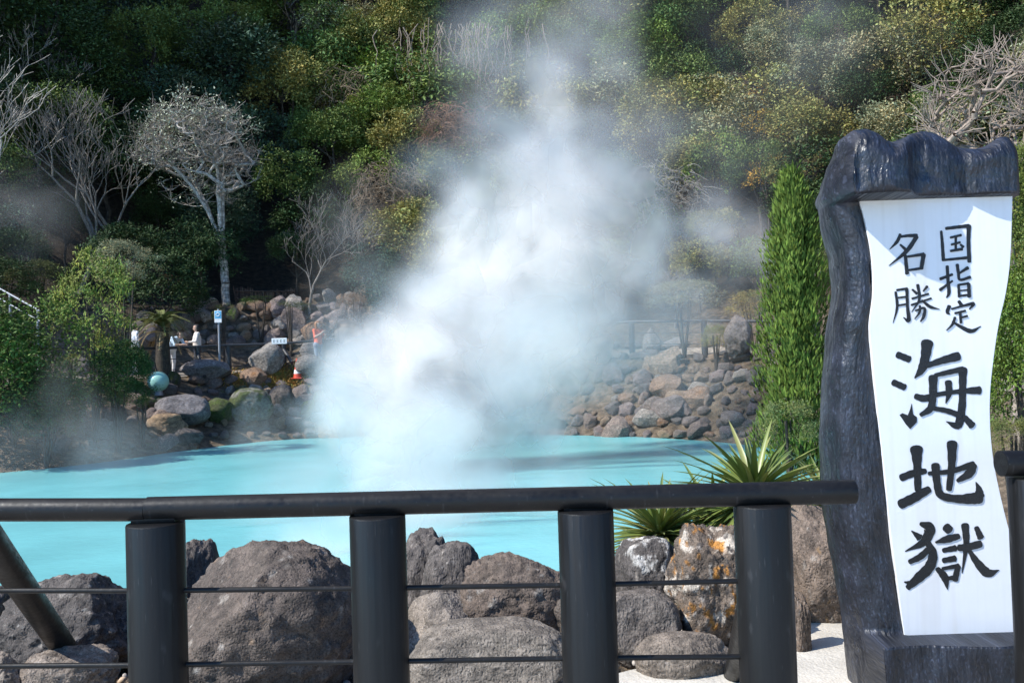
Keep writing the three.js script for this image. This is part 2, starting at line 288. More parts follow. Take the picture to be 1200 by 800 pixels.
// ---------------------------------------------------------------- plants: leaves, limbs, trees
const barkTex = texture(256, (u, v) => { const a = pnoise(u * 32, v * 6, 32, 3) * 0.5 + 0.5 * tile(u, v, 16, 4, 5); const s = 0.75 + 0.5 * a; return [s, s * 0.97, s * 0.93]; }, true);
const leafMat = (r, g, b, gloss = 0.6) => new THREE.MeshPhysicalMaterial({ color: C(r, g, b), vertexColors: true, roughness: Math.min(1, gloss + 0.12), side: THREE.DoubleSide, specularIntensity: 0.4 });
const barkMat = (r, g, b) => new THREE.MeshStandardMaterial({ color: C(r, g, b), map: barkTex, roughness: 0.95 });
class Limbs {   // tapered tubes in one geometry
  constructor() { this.p = []; this.n = []; this.uv = []; this.i = []; }
  seg(a, b, r0, r1, sides = 5) {
    const d = b.clone().sub(a), L = d.length(); if (L < 1e-5) return; d.divideScalar(L);
    const u = Math.abs(d.y) < 0.9 ? V(0, 1, 0).cross(d).normalize() : V(1, 0, 0).cross(d).normalize(), w = d.clone().cross(u), base = this.p.length / 3;
    for (let e = 0; e < 2; e++) for (let k = 0; k <= sides; k++) { const t = k / sides * 6.28318, c = Math.cos(t), s = Math.sin(t), r = e ? r1 : r0, q = e ? b : a, nx = u.x * c + w.x * s, ny = u.y * c + w.y * s, nz = u.z * c + w.z * s; this.p.push(q.x + nx * r, q.y + ny * r, q.z + nz * r); this.n.push(nx, ny, nz); this.uv.push(k / sides * 0.4, e * L); }
    const s1 = sides + 1; for (let k = 0; k < sides; k++) { const q = base + k; this.i.push(q, q + 1, q + s1, q + 1, q + s1 + 1, q + s1); }
  }
  path(pts, r0, r1, sides) { for (let i = 0; i < pts.length - 1; i++) { const n = pts.length - 1; this.seg(pts[i], pts[i + 1], lerp(r0, r1, i / n), lerp(r0, r1, (i + 1) / n), sides); } }
  build() { const g = new THREE.BufferGeometry(); g.setAttribute('position', new THREE.Float32BufferAttribute(this.p, 3)); g.setAttribute('normal', new THREE.Float32BufferAttribute(this.n, 3)); g.setAttribute('uv', new THREE.Float32BufferAttribute(this.uv, 2)); g.setIndex(this.i); return g; }
}
// one leaf: a folded lozenge along dir, lying across up
const _a = V(), _b = V(), _c = V(), _d = V(), _s = V();
function leaf(S, pos, dir, up, len, wid, col) {
  _s.crossVectors(dir, up).normalize().multiplyScalar(wid / 2);
  _a.copy(pos); _b.copy(pos).addScaledVector(dir, len);
  _c.copy(pos).addScaledVector(dir, len * 0.45).add(_s).addScaledVector(up, -wid * 0.15); _d.copy(pos).addScaledVector(dir, len * 0.45).sub(_s).addScaledVector(up, -wid * 0.15);
  S.tri(_a, _c, _b, col); S.tri(_a, _b, _d, col);
}
// a crown of unit size: lobes covered with sprays of leaves; colours stay near white and tint the material
function crownGeo(seed, { lobes = 20, sprays = 700, per = 11, size = 0.058, flat = 0.8, droop = 0, warm = 0.25, spread = 0.62, lobeR = [0.2, 0.36], slim = 0.5, layer = 1 } = {}) {
  reseed(seed);
  const S = new Soup(), L = [];
  for (let i = 0; i < lobes; i++) { const t = rr(0, 6.28), h = rr(-0.6, 0.95), r = spread * 1.1 * (0.75 + 0.25 * rnd()) * Math.sqrt(Math.max(0.04, 1 - h * h)); L.push({ c: V(Math.cos(t) * r, h * flat * 0.62, Math.sin(t) * r), r: rr(...lobeR), tone: rr(0.7, 1.25), w: rr(-1, 1) }); }
  const n = V(), p = V(), dir = V(), up = V();
  for (let i = 0; i < sprays; i++) {
    const l = pick(L);
    n.set(gauss(), gauss() + 0.55, gauss()).normalize();
    if (n.x * l.c.x + n.z * l.c.z < -0.25 * Math.hypot(l.c.x, l.c.z) && n.y < 0.3) n.set(-n.x, n.y, -n.z);
    const rad = l.r * (0.8 + 0.24 * Math.pow(rnd(), 0.6)) * (1 + 0.35 * fbm(n.x * 2 + l.c.x * 9, n.y * 2, n.z * 2, 2));
    p.copy(n).multiplyScalar(rad); p.y *= layer; p.add(l.c);
    const tone = l.tone * rr(0.85, 1.15), wv = l.w * warm * 0.5 + rr(-1, 1) * warm * 0.6;
    for (let k = 0; k < per; k++) {
      dir.set(n.x + gauss() * 0.75, n.y * 0.5 + gauss() * 0.5 - droop, n.z + gauss() * 0.75).normalize();
      up.set(n.x * 0.5 + gauss() * 0.4, 0.9 + gauss() * 0.3, n.z * 0.5 + gauss() * 0.4).normalize();
      const q = _c.clone().set(p.x + gauss() * size * 1.1, p.y + gauss() * size * 0.8, p.z + gauss() * size * 1.1), s = size * rr(0.7, 1.35), b = tone * rr(0.82, 1.18);
      leaf(S, q, dir, up, s, s * slim, [b * (1 + wv), b, b * (1 - wv * 0.5)]);
    }
  }
  return S.build();
}
const CROWNS = [0, 1, 2, 3, 4, 5].map((i) => crownGeo(300 + i, [{}, { lobes: 24, flat: 1.0 }, { lobes: 14, flat: 0.75, lobeR: [0.26, 0.42], size: 0.068 }, { lobes: 30, lobeR: [0.14, 0.26], spread: 0.7, size: 0.048, sprays: 850 }, { lobes: 22, flat: 1.2, spread: 0.55 }, { lobes: 18, droop: 0.6, slim: 0.36, size: 0.07 }][i]));
const CROWN_SPARSE = [0, 1].map((i) => crownGeo(320 + i, { lobes: 12, sprays: 190, per: 9, size: 0.058, lobeR: [0.2, 0.42], spread: 0.7 }));
function trunkGeo(seed, { h = 1, r = 0.045, limbs = 6, lean = 0.1 } = {}) {   // reaches up into a unit crown whose middle is at y = 0; foot at y = -h
  reseed(seed);
  const T = new Limbs(), top = V(rr(-lean, lean), 0.15, rr(-lean, lean)), pts = [];
  for (let i = 0; i <= 6; i++) { const t = i / 6; pts.push(V(top.x * t + gauss() * 0.02, lerp(-h, top.y, t), top.z * t + gauss() * 0.02)); }
  T.path(pts, r, r * 0.35, 7);
  for (let i = 0; i < limbs; i++) { const k = 3 + Math.floor(rnd() * 3), a = pts[k], t = rr(0, 6.28), l = rr(0.4, 0.7), b = a.clone().add(V(Math.cos(t) * l * 0.5, l * 0.35, Math.sin(t) * l * 0.5)), c = b.clone().add(V(Math.cos(t) * l * 0.4 + gauss() * 0.06, l * 0.35, Math.sin(t) * l * 0.4 + gauss() * 0.06)); T.path([a, b, c], r * 0.5, r * 0.15, 5); }
  return T.build();
}
const TRUNKS = [0, 1, 2].map((i) => trunkGeo(340 + i, { h: 1.6 }));
// a leafless tree grown limb by limb
function bareTree(seed, { h = 7, r = 0.12, depth = 6, kids = [2, 3], spread = 0.55, up = 0.18, ratio = 0.74, first = 0.34, lean = V(0, 0, 0), sides = 6, wob = 0.12, minR = 0.006 } = {}) {
  reseed(seed);
  const T = new Limbs(), tips = [];
  (function grow(p, d, len, rad, k) {
    const pts = [p.clone()], q = p.clone(), dd = d.clone(), n = 3;
    for (let i = 0; i < n; i++) { dd.add(V(gauss() * wob, gauss() * wob + up * 0.3, gauss() * wob)).normalize(); q.addScaledVector(dd, len / n); pts.push(q.clone()); }
    const r1 = Math.max(minR, rad * 0.68);
    T.path(pts, Math.max(minR, rad), r1, k > depth - 2 ? sides : k > 2 ? 4 : 3);
    if (k <= 0) { tips.push([q.clone(), dd.clone()]); return; }
    const m = kids[0] + Math.floor(rnd() * (kids[1] - kids[0] + 1));
    const off = rr(0, 6.28), ux = Math.abs(dd.y) < 0.95 ? V(0, 1, 0).cross(dd).normalize() : V(1, 0, 0), uz = dd.clone().cross(ux);
    for (let i = 0; i < m; i++) { const t = off + i / m * 6.28 + gauss() * 0.4, s = spread * rr(0.6, 1.3), nd = dd.clone().addScaledVector(ux, Math.cos(t) * s).addScaledVector(uz, Math.sin(t) * s).add(V(0, up, 0)).normalize(); grow(i && rnd() < 0.5 ? pts[2].clone() : q.clone(), nd, len * ratio * rr(0.75, 1.2), r1 * (i ? 0.75 : 0.95), k - 1); }
  })(V(0, 0, 0), V(lean.x, 1, lean.z).normalize(), h * first, r, depth);
  return { geo: T.build(), tips };
}

// a tree whose limbs reach out to fill a rounded crown; limb thickness follows the twigs it carries
function crownTree(seed, { fork = 2.8, centre = V(-0.7, 6.6, 0), radii = V(2.2, 2.2, 1.9), n = 420, tip = 0.011, r = 0.2 } = {}) {
  reseed(seed);
  const nodes = [{ p: V(0, 0, 0), up: -1, n: 0 }];
  for (let i = 1; i <= 8; i++) nodes.push({ p: V(gauss() * 0.02 - 0.012 * i, fork * i / 8, gauss() * 0.02), up: i - 1, n: 0 });
  for (let l = 0; l < 6; l++) { const a = l / 6 * 6.28 + rr(-0.4, 0.4), end = centre.clone().add(V(Math.cos(a) * radii.x * rr(0.25, 0.6), radii.y * rr(-0.35, 0.2), Math.sin(a) * radii.z * rr(0.25, 0.6))); let prev = 6 + (l % 3); const st = nodes[prev].p.clone(); for (let i = 1; i <= 8; i++) { const s = i / 8, p = st.clone().lerp(end, s); const bow = Math.sin(Math.PI * s) * 0.22; p.y += bow * 1.2 - 0.1 * s; p.x -= Math.cos(a) * bow * 0.6; p.z -= Math.sin(a) * bow * 0.6; p.add(V(gauss() * 0.02, 0, gauss() * 0.02)); nodes.push({ p, up: prev, n: 0 }); prev = nodes.length - 1; } }
  const T = []; while (T.length < n) { const q = V(rr(-1, 1), rr(-1, 1), rr(-1, 1)); if (q.lengthSq() > 1 || (q.lengthSq() < 0.3 && rnd() < 0.7)) continue; if (q.y < -0.3 && rnd() < 0.75) continue; q.multiplyScalar(1 + 0.45 * fbm(q.x * 2 + 3, q.y * 2, q.z * 2, 2)); T.push(q.multiply(radii).add(centre)); }
  const f = nodes[8].p; T.sort((a, b) => a.distanceTo(f) - b.distanceTo(f));
  const tips = [];
  for (const t of T) {
    let best = 1e9, at0 = 8; nodes.forEach((o, i) => { if (i < 6) return; const d = o.p.distanceTo(t), dirY = t.y - o.p.y; const c = d + (dirY < 0 ? 1.2 * -dirY : 0) + (i > 8 ? 0.1 : 2.5); if (c < best) { best = c; at0 = i; } });
    let prev = at0; const a = nodes[at0].p, L = a.distanceTo(t), k = Math.max(2, Math.ceil(L / 0.35));
    for (let i = 1; i <= k; i++) { const s = i / k, p = a.clone().lerp(t, s); p.y -= Math.sin(Math.PI * s) * L * 0.06; p.add(V(gauss() * 0.03, gauss() * 0.02, gauss() * 0.03)); nodes.push({ p, up: prev, n: 0 }); prev = nodes.length - 1; }
    tips.push([t.clone(), t.clone().sub(a).normalize()]);
    for (let i = prev; i >= 0; i = nodes[i].up) nodes[i].n++;
  }
  const B = new Limbs(), rad = (o) => Math.max(tip, r * Math.pow(o.n / n, 0.45));
  for (const o of nodes) if (o.up >= 0) { const u = nodes[o.up]; B.seg(u.p, o.p, Math.min(rad(u), rad(o) * 1.25), rad(o), o.n > 20 ? 8 : 4); }
  return { geo: B.build(), tips };
}
// ---------------------------------------------------------------- black foreground fence
const blackTex = texture(512, (u, v) => { const a = tile(u, v, 6, 4, 71), sp = tile(u, v, 80, 2, 75); const sc = pnoise(u * 9, v * 70, 70 * 9, 5) + 0.4 * tile(u, v, 24, 3, 77); const s = 0.47 + 0.12 * a + (sp > 0.43 ? 0.35 : 0) + 0.25 * sstep(0.62, 0.75, sc); return [s, s, s]; }, true);
const scuffs = texture(512, (u, v) => { const a = tile(u, v, 7, 5, 81), b = tile(u, v, 50, 3, 83); const s = 0.5 + 0.25 * a + 0.2 * b; return [s, s, s]; });
const blackPaint = new THREE.MeshPhysicalMaterial({ specularIntensity: 0.55, color: C(0.042, 0.0415, 0.043), map: blackTex, roughness: 0.9, roughnessMap: scuffs, bumpMap: fineBump, bumpScale: 0.0004 });
const blackGap = new THREE.MeshStandardMaterial({ color: C(0.012, 0.012, 0.013), roughness: 0.9 });
function tubeBetween(a, b, r0, r1 = r0, seg = 28, open = false) {
  const len = a.distanceTo(b), g = new THREE.CylinderGeometry(r1, r0, len, seg, 1, open);
  const uv = g.attributes.uv; for (let i = 0; i < uv.count; i++) uv.setXY(i, uv.getX(i) * r0 * 6.28, uv.getY(i) * len);
  g.translate(0, len / 2, 0); g.applyQuaternion(new THREE.Quaternion().setFromUnitVectors(V(0, 1, 0), b.clone().sub(a).normalize())); g.translate(a.x, a.y, a.z);
  return g;
}
function postGeo(r, h) {   // a round post with a chamfered top and a shrinkage crack down its front
  const pts = [[0.001, 0], [r * 1.02, 0], [r, 0.03], [r, h - 0.005], [r - 0.0015, h - 0.0015], [r - 0.005, h], [0.001, h + 0.001]].map(([x, y]) => new THREE.Vector2(x, y));
  const g = new THREE.LatheGeometry(pts, 72);
  const p = g.attributes.position;
  for (let i = 0; i < p.count; i++) { const x = p.getX(i), z = p.getZ(i), l = Math.hypot(x, z); if (l < 0.02) continue; const a = Math.atan2(x, z); const c = Math.exp(-Math.pow((a - 0.12) / 0.03, 2)); const k = 1 - 0.07 * c; p.setX(i, x * k); p.setZ(i, z * k); }
  g.computeVertexNormals(); return toCreasedNormals(g, 0.6);
}
{
  const D = 2.95, R = 0.096;
  const f = thing('railing_fence', 'black railing fence with four thick round posts and two thin rods', 'fence', V(0, 0, 0));
  const posts = [[182, 612], [442, 603], [686, 597], [893, 590]].map(([x, y]) => at(x, y, D));
  const left = at(-80, 618, D);
  const gap = [];
  for (const p of [left, ...posts]) {
    const o = part(f, 'post', postGeo(R, p.y - 0.0), blackPaint); o.position.set(p.x, 0, p.z); o.rotation.y = p.x * 3;
    part(f, 'saddle', tubeBetween(V(p.x - 0.075, p.y + 0.012, p.z), V(p.x + 0.075, p.y + 0.016, p.z), 0.026, 0.026, 16), blackPaint);
  }
  const rail = (a, b, r) => { const g = tubeBetween(a, b, r, r, 36); return g; };
  const j = at(172, 597, D);
  part(f, 'top_rail', rail(at(-160, 597.5, D), j, 0.0395), blackPaint);
  part(f, 'top_rail', rail(at(172.6, 596, D), at(1001, 576, D), 0.0405), blackPaint);
  const hs = [[692, 692, 689, 685, 680], [781, 779, 775, 771, 769]];
  const xs = [[-80, 182], [182, 442], [442, 686], [686, 893]];
  for (const h of hs) xs.forEach(([a, b], i) => part(f, 'rod', tubeBetween(at(a, h[i], D), at(b, h[i + 1], D), 0.0092, 0.0092, 12), blackPaint));
  part(f, 'brace', tubeBetween(at(-62, 560, 3.05), at(74, 758, 4.35), 0.058, 0.058, 28), blackPaint);
  part(f, 'brace', tubeBetween(at(893, 640, 3.1), V(at(862, 772, 4.2).x, 0.0, -4.25), 0.05, 0.05, 28), blackPaint);
  // the next length of the same railing, starting beside the sign
  const g2 = thing('railing_fence', 'black railing end with round post standing close behind the white board', 'fence', V(0, 0, 0));
  const q = at(1213, 556, 3.35);
  part(g2, 'post', postGeo(R, q.y - 0.01), blackPaint).position.set(q.x, 0, q.z);
  part(g2, 'top_rail', tubeBetween(at(1173, 543, 3.35), at(1330, 540, 3.35), 0.05, 0.05, 32), blackPaint);
}
// ---------------------------------------------------------------- the carved sign: a painted tree-stump slab with a white board and brush-written characters
{
  reseed(5);
  const D = 3.9, Z = -D, SC = D / F;
  const sign = thing('carved_sign', 'tall black carved stump sign with a white board of large black characters', 'sign', V(at(1100, 780, D).x, 0, Z));
  const ox = sign.position.x;
  const loc = (px, py) => { const p = at(px, py, D); return [p.x - ox, p.y]; };
  const curveY = (pts) => { const q = pts.map(([x, y]) => loc(x, y)); return (y) => { if (y >= q[0][1]) return q[0][0]; for (let i = 1; i < q.length; i++) if (y >= q[i][1]) { const t = (q[i - 1][1] - y) / (q[i - 1][1] - q[i][1]); return lerp(q[i - 1][0], q[i][0], t * t * (3 - 2 * t) * 0.5 + t * 0.5); } return q[q.length - 1][0]; }; };
  // left silhouette (the back edge shows), front-left ridge, board edges, right edge
  const xBack = curveY([[962, 165], [958, 180], [954, 215], [959, 250], [972, 300], [975, 340], [967, 400], [961, 450], [960, 520], [963, 600], [972, 650], [980, 700], [988, 750], [995, 810]]);
  const bl = [[1006, 236], [1013, 260], [1020, 300], [1022, 340], [1018, 380], [1021, 420], [1025, 460], [1029, 500], [1036, 560], [1042, 620], [1050, 680], [1059, 746]];
  const br = [[1184, 231], [1183, 270], [1181, 310], [1176, 345], [1168, 380], [1162, 420], [1158, 460], [1158, 500], [1162, 540], [1170, 580], [1180, 620], [1192, 660], [1204, 695], [1216, 740]];
  const xBL = curveY(bl), xBR = curveY(br);
  const yTop = loc(1090, 150)[1], yCap = loc(1090, 232)[1], yLedge = loc(1100, 744)[1];
  const capTop = [[954, 186], [966, 170], [985, 158], [1000, 149], [1016, 147], [1028, 152], [1040, 163], [1048, 168], [1056, 160], [1066, 152], [1082, 148], [1096, 151], [1108, 158], [1116, 166], [1126, 171], [1138, 170], [1150, 172], [1160, 164], [1170, 156], [1186, 152], [1197, 155]].map(([x, y]) => loc(x, y));
  const topY = (x) => { if (x <= capTop[0][0]) return capTop[0][1]; for (let i = 1; i < capTop.length; i++) if (x <= capTop[i][0]) { const t = (x - capTop[i - 1][0]) / (capTop[i][0] - capTop[i - 1][0]); return lerp(capTop[i - 1][1], capTop[i][1], t); } return capTop[capTop.length - 1][1]; };
  // rows of the stump from the ground up; each row runs round the slab
  const NF = 56, NS = 12, rows = [];
  const ys = []; for (let i = 0; i <= 16; i++) ys.push(lerp(-0.02, yLedge - 0.012, i / 16)); ys.push(yLedge, yLedge + 0.012); for (let i = 1; i <= 60; i++) ys.push(lerp(yLedge + 0.012, yCap - 0.02, i / 60)); ys.push(yCap - 0.008, yCap); for (let i = 1; i <= 22; i++) ys.push(yCap + (yTop + 0.02 - yCap) * i / 22);
  const DEPTH = 0.3;
  for (const y of ys) {
    const cap = sstep(yCap - 0.01, yCap, y), foot = sstep(yLedge + 0.012, yLedge, y);
    const yc = Math.min(y, yCap - 0.01);
    const backX = xBack(y) , l0 = backX + DEPTH * ((ox + backX) / D) * 0 , k = (D + DEPTH) / D;
    const xlBack = (ox + backX) * k - ox;                  // the back edge is farther off, so wider out
    const ridge = lerp(backX + 0.085, xBL(yc) - 0.02, 0.12);
    const xr = lerp(xBR(yc) + 0.012, xBR(yc) + 0.045, cap) + foot * 0.03;
    const row = [];
    // left side, from the back to the front ridge
    for (let i = 0; i <= NS; i++) { const t = i / NS; row.push([lerp(xlBack, ridge, t) - 0.02 * Math.sin(Math.PI * t), lerp(-DEPTH, -0.02 + cap * 0.12, t)]); }
    // front
    for (let i = 1; i <= NF; i++) {
      const t = i / NF, x = lerp(ridge, xr, t), dB = x - xBL(yc);
      let z = dB < 0 ? lerp(-0.02, 0.008, clamp((x - ridge) / (xBL(yc) - ridge), 0, 1)) + 0.02 * Math.sin(Math.PI * clamp((x - ridge) / (xBL(yc) - ridge), 0, 1)) : -0.012;
      const sideRight = sstep(0, 0.05, xr - x);
      const pxl = (x + ox) / SC + W / 2 - 14, fold = 0.035 * Math.sqrt(Math.abs(Math.sin((pxl - 1052) / 68 * Math.PI)));
      z = lerp(z, lerp(0.15, 0.03, sstep(1036, 1068, pxl)) + fold, cap * (0.25 + 0.75 * sideRight));
      z = lerp(z, 0.15 + 0.02 * Math.sin(x * 9), foot * (0.6 + 0.4 * sideRight));
      row.push([x, z]);
    }
    // right side and back
    for (let i = 1; i <= 6; i++) { const t = i / 6; row.push([xr + 0.03 * Math.sin(Math.PI * t) , lerp(row[NS + NF][1], -DEPTH, t)]); }
    for (let i = 1; i < 10; i++) { const t = i / 10; row.push([lerp(xr, xlBack, t), -DEPTH - 0.02 * Math.sin(Math.PI * t)]); }
    rows.push(row);
  }
  const M = rows[0].length, P = [], I = [], UV = [];
  rows.forEach((row, j) => row.forEach(([x, z], i) => {
    let y = ys[j];
    // the cap's uneven top: everything above the lid height is pulled under the outline, rounded towards front and back
    if (y > yCap + 0.02) { const f = (y - yCap) / (yTop + 0.02 - yCap), r = Math.sqrt(Math.max(0, 1 - Math.pow(Math.max(0, f - 0.55) / 0.45, 2.2))); z = j === rows.length - 1 ? -0.08 : -0.08 + (z + 0.08) * r; x = lerp(0.02, x, 0.9 + 0.1 * r); const zz = clamp((z + 0.08) / 0.24, -1, 1), lid = topY((x + ox) * D / (D - z) - ox) - 0.035 * zz * zz; y = yCap + (lid - yCap) * f; }
    const cap = sstep(yCap, yCap + 0.03, ys[j]);
    const g1 = fbm(x * 5, y * 2.2, z * 5, 3) * 0.026 + fbm(x * 15, y * 8, z * 15, 2) * 0.006 + cap * fbm(x * 6, y * 5, z * 6 + 9, 3) * 0.03;
    const nrm = i <= NS ? [-1, 0] : i <= NS + NF ? [0, 1] : i <= NS + NF + 6 ? [1, 0] : [0, -1];
    if (j === rows.length - 1) z = -0.08;   // front and back meet in one crest
    const under = j === rows.length - 1 ? 0 : i > NS && i <= NS + NF && x > xBL(Math.min(y, yCap)) && ys[j] < yCap && ys[j] > yLedge ? 0 : 1;
    P.push(x + nrm[0] * g1 * under, y, z + nrm[1] * g1 * under); UV.push(i / M * 2.6, y);
  }));
  for (let j = 0; j < rows.length - 1; j++) for (let i = 0; i < M; i++) { const a = j * M + i, b = j * M + (i + 1) % M; I.push(a, b, a + M, b, b + M, a + M); }
  const g = new THREE.BufferGeometry(); g.setAttribute('position', new THREE.Float32BufferAttribute(P, 3)); g.setAttribute('uv', new THREE.Float32BufferAttribute(UV, 2)); g.setIndex(I); g.computeVertexNormals();
  const carve = texture(1024, (u, v) => { const a = 0.6 * tile(u, v, 14, 4, 91) + 0.3 * tile(u, v, 48, 4, 93) + 0.35 * pnoise(u * 26, v * 7, 26 * 7, 3) - 0.6 * Math.max(0, tile(u, v, 22, 3, 97) - 0.18); const s = 0.5 + 0.8 * a; return [s, s, s]; });
  const coat = texture(1024, (u, v) => { const a = tile(u, v, 5, 5, 95), w = tile(u, v, 36, 4, 99) + 0.25 * pnoise(u * 40, v * 10, 400, 5), sp = tile(u, v, 150, 2, 98); const q = 1 + 0.5 * sstep(0.16, 0.4, w) + (sp > 0.46 ? 1 : 0); const s = (0.42 + 0.3 * a) * q; return [s * 0.92, s * 0.97, s * 1.1]; }, true);
  const sheen = texture(512, (u, v) => { const q = 0.42 + 0.35 * tile(u, v, 12, 4, 96); return [q, q, q]; });
  const wornPaint = new THREE.MeshStandardMaterial({ color: C(0.115, 0.119, 0.131), map: coat, roughness: 1, roughnessMap: sheen, bumpMap: carve, bumpScale: 0.008 });
  part(sign, 'stump', g, wornPaint);
  // the white board
  const outline = [...bl.map(([x, y]) => loc(x, y)), ...br.slice().reverse().map(([x, y]) => loc(x, y))];
  const pts = []; const smooth = (a) => new THREE.SplineCurve(a.map(([x, y]) => new THREE.Vector2(x, y))).getPoints(44);
  pts.push(...smooth(bl.map(([x, y]) => loc(x, y))), ...smooth(br.slice().reverse().map(([x, y]) => loc(x, y))));
  const bs = new THREE.Shape(pts);
  const bg = new THREE.ExtrudeGeometry(bs, { depth: 0.016, bevelEnabled: true, bevelSize: 0.002, bevelThickness: 0.002, bevelSegments: 2 });
  const boardTex = texture(1024, (u, v) => { const a = tile(u, v, 5, 4, 101), st = pnoise(u * 60, v * 3, 60, 7), dr = Math.max(0, pnoise(u * 24, v * 1, 24, 13) - 0.25); const s = 0.965 + 0.03 * a - 0.02 * Math.max(0, st); return [s - dr * 0.06, s - dr * 0.075, s - dr * 0.1]; }, true);
  const board = part(sign, 'board', boxUV(bg, 0.8), new THREE.MeshStandardMaterial({ color: C(0.79, 0.79, 0.8), map: boardTex, roughness: 0.6, bumpMap: fineBump, bumpScale: 0.0003 }));
  // weathering streaks under the cap: thin films of brown grime
  // characters
  const Z2 = ([X, Y]) => [1020 + X / 5, 240 + Y / 5], Z3 = ([X, Y]) => [1020 + X / 5.7125, 380 + Y / 5.7125], Z4 = ([X, Y]) => [1020 + X / 4, 500 + Y / 4];
  const ink = new THREE.MeshStandardMaterial({ color: C(0.04, 0.041, 0.046), map: blackTex, roughness: 0.4, bumpMap: fineBump, bumpScale: 0.002 });
  let lift = 0;
  function brush(pts, map, scale) {
    const c = new THREE.CatmullRomCurve3(pts.map(([x, y, w]) => V(x, y, w)), false, 'centripetal'), n = 6 * (pts.length - 1) + 2, L = [], R = [], q = c.getPoints(n);
    q.forEach((p, i) => { const a = q[Math.max(0, i - 1)], b = q[Math.min(n, i + 1)], dx = b.x - a.x, dy = b.y - a.y, l = Math.hypot(dx, dy) || 1, w = Math.max(1.5, p.z) / 2 * (1 + 0.05 * Math.sin(i * 1.7)); L.push([p.x - dy / l * w, p.y + dx / l * w]); R.push([p.x + dy / l * w, p.y - dx / l * w]); });
    // blunt, rounded ends as a loaded brush leaves them
    const cap = (p, d, w) => { const out = []; for (let k = 1; k < 6; k++) { const a = Math.PI * k / 6; out.push([p.x + d[0] * Math.sin(a) * w * 0.45 + -d[1] * -Math.cos(a) * w * 0, p.y + d[1] * Math.sin(a) * w * 0.45, a]); } return out; };
    const poly = []; const e0 = q[0], e1 = q[n], d0 = [q[0].x - q[1].x, q[0].y - q[1].y], d1 = [q[n].x - q[n - 1].x, q[n].y - q[n - 1].y]; const nz = (d) => { const l = Math.hypot(...d) || 1; return [d[0] / l, d[1] / l]; };
    poly.push(...L);
    { const d = nz(d1), w = Math.max(1.5, e1.z) / 2, s = [-d[1], d[0]]; for (let k = 1; k < 6; k++) { const a = Math.PI * k / 6; poly.push([e1.x + d[0] * Math.sin(a) * w * 0.55 + s[0] * Math.cos(a) * w, e1.y + d[1] * Math.sin(a) * w * 0.55 + s[1] * Math.cos(a) * w]); } }
    poly.push(...R.reverse());
    { const d = nz(d0), w = Math.max(1.5, e0.z) / 2, s = [-d[1], d[0]]; for (let k = 1; k < 6; k++) { const a = Math.PI * k / 6; poly.push([e0.x + d[0] * Math.sin(a) * w * 0.55 + s[0] * Math.cos(a) * w, e0.y + d[1] * Math.sin(a) * w * 0.55 + s[1] * Math.cos(a) * w]); } }
    return poly.map((p) => loc(...map(p)));
  }
  function character(map, strokes, label) {
    const gs = [];
    strokes.forEach((s, i) => {
      const poly = s.poly ? s.poly.map((p) => loc(...map(p))) : brush(s, map);
      const sh = new THREE.Shape(poly.map(([x, y]) => new THREE.Vector2(x, y)));
      const e = new THREE.ExtrudeGeometry(sh, { depth: 0.0012 + (i % 7) * 0.0004, bevelEnabled: false }); e.translate(0, 0, 0.0185); gs.push(boxUV(e, 3));
    });
    part(board, 'character', mergeGeometries(gs), ink, label);
  }
  character(Z2, [
    [[405, 158, 14], [411, 220, 18], [418, 328, 20]], [[433, 142, 18], [500, 134, 20], [566, 126, 22]], [[566, 126, 26], [564, 220, 22], [569, 336, 22]], [[416, 326, 14], [490, 319, 16], [562, 312, 18]],
    [[460, 195, 13], [520, 181, 15]], [[465, 236, 13], [514, 223, 14]], [[460, 273, 14], [526, 262, 18]], [[490, 190, 15], [490, 266, 15]], [[518, 236, 12], [534, 250, 17]]], 'black character for country, first of the small right-hand column');
  character(Z2, [
    [[400, 436, 18], [470, 410, 16]], [[440, 362, 18], [445, 450, 19], [449, 522, 19], [436, 545, 7]], [[398, 500, 18], [470, 448, 12]],
    [[498, 352, 18], [505, 400, 17], [513, 440, 15], [574, 426, 18]], [[560, 371, 20], [512, 402, 12]], [[505, 470, 13], [510, 540, 16]], [[565, 465, 18], [568, 540, 20]], [[506, 471, 13], [565, 462, 14]], [[510, 505, 9], [560, 500, 10]], [[510, 535, 13], [565, 529, 14]]], 'black character for pointing, middle of the small right-hand column');
  character(Z2, [
    [[508, 566, 18], [524, 590, 22]], [[452, 594, 22], [441, 630, 20], [455, 642, 6]], [[466, 611, 11], [540, 591, 15], [594, 581, 20], [570, 612, 8]], [[485, 636, 13], [545, 622, 15]], [[515, 634, 15], [520, 692, 15]], [[521, 661, 12], [556, 652, 14]],
    [[485, 660, 14], [470, 700, 14], [435, 736, 4]], [[470, 684, 10], [520, 715, 20], [582, 740, 25], [636, 712, 4]]], 'black character for fixing, last of the small right-hand column');
  character(Z2, [
    [[166, 176, 16], [150, 215, 20], [104, 264, 4]], [[166, 190, 15], [215, 184, 18], [262, 184, 24]], [[262, 190, 24], [205, 272, 24], [100, 359, 4]], [[166, 236, 10], [196, 264, 18]], [[196, 300, 18], [205, 405, 22]], [[210, 306, 13], [302, 292, 20]], [[302, 294, 24], [288, 376, 22]], [[206, 386, 13], [290, 374, 17]]], 'black character for name at the head of the small left-hand column');
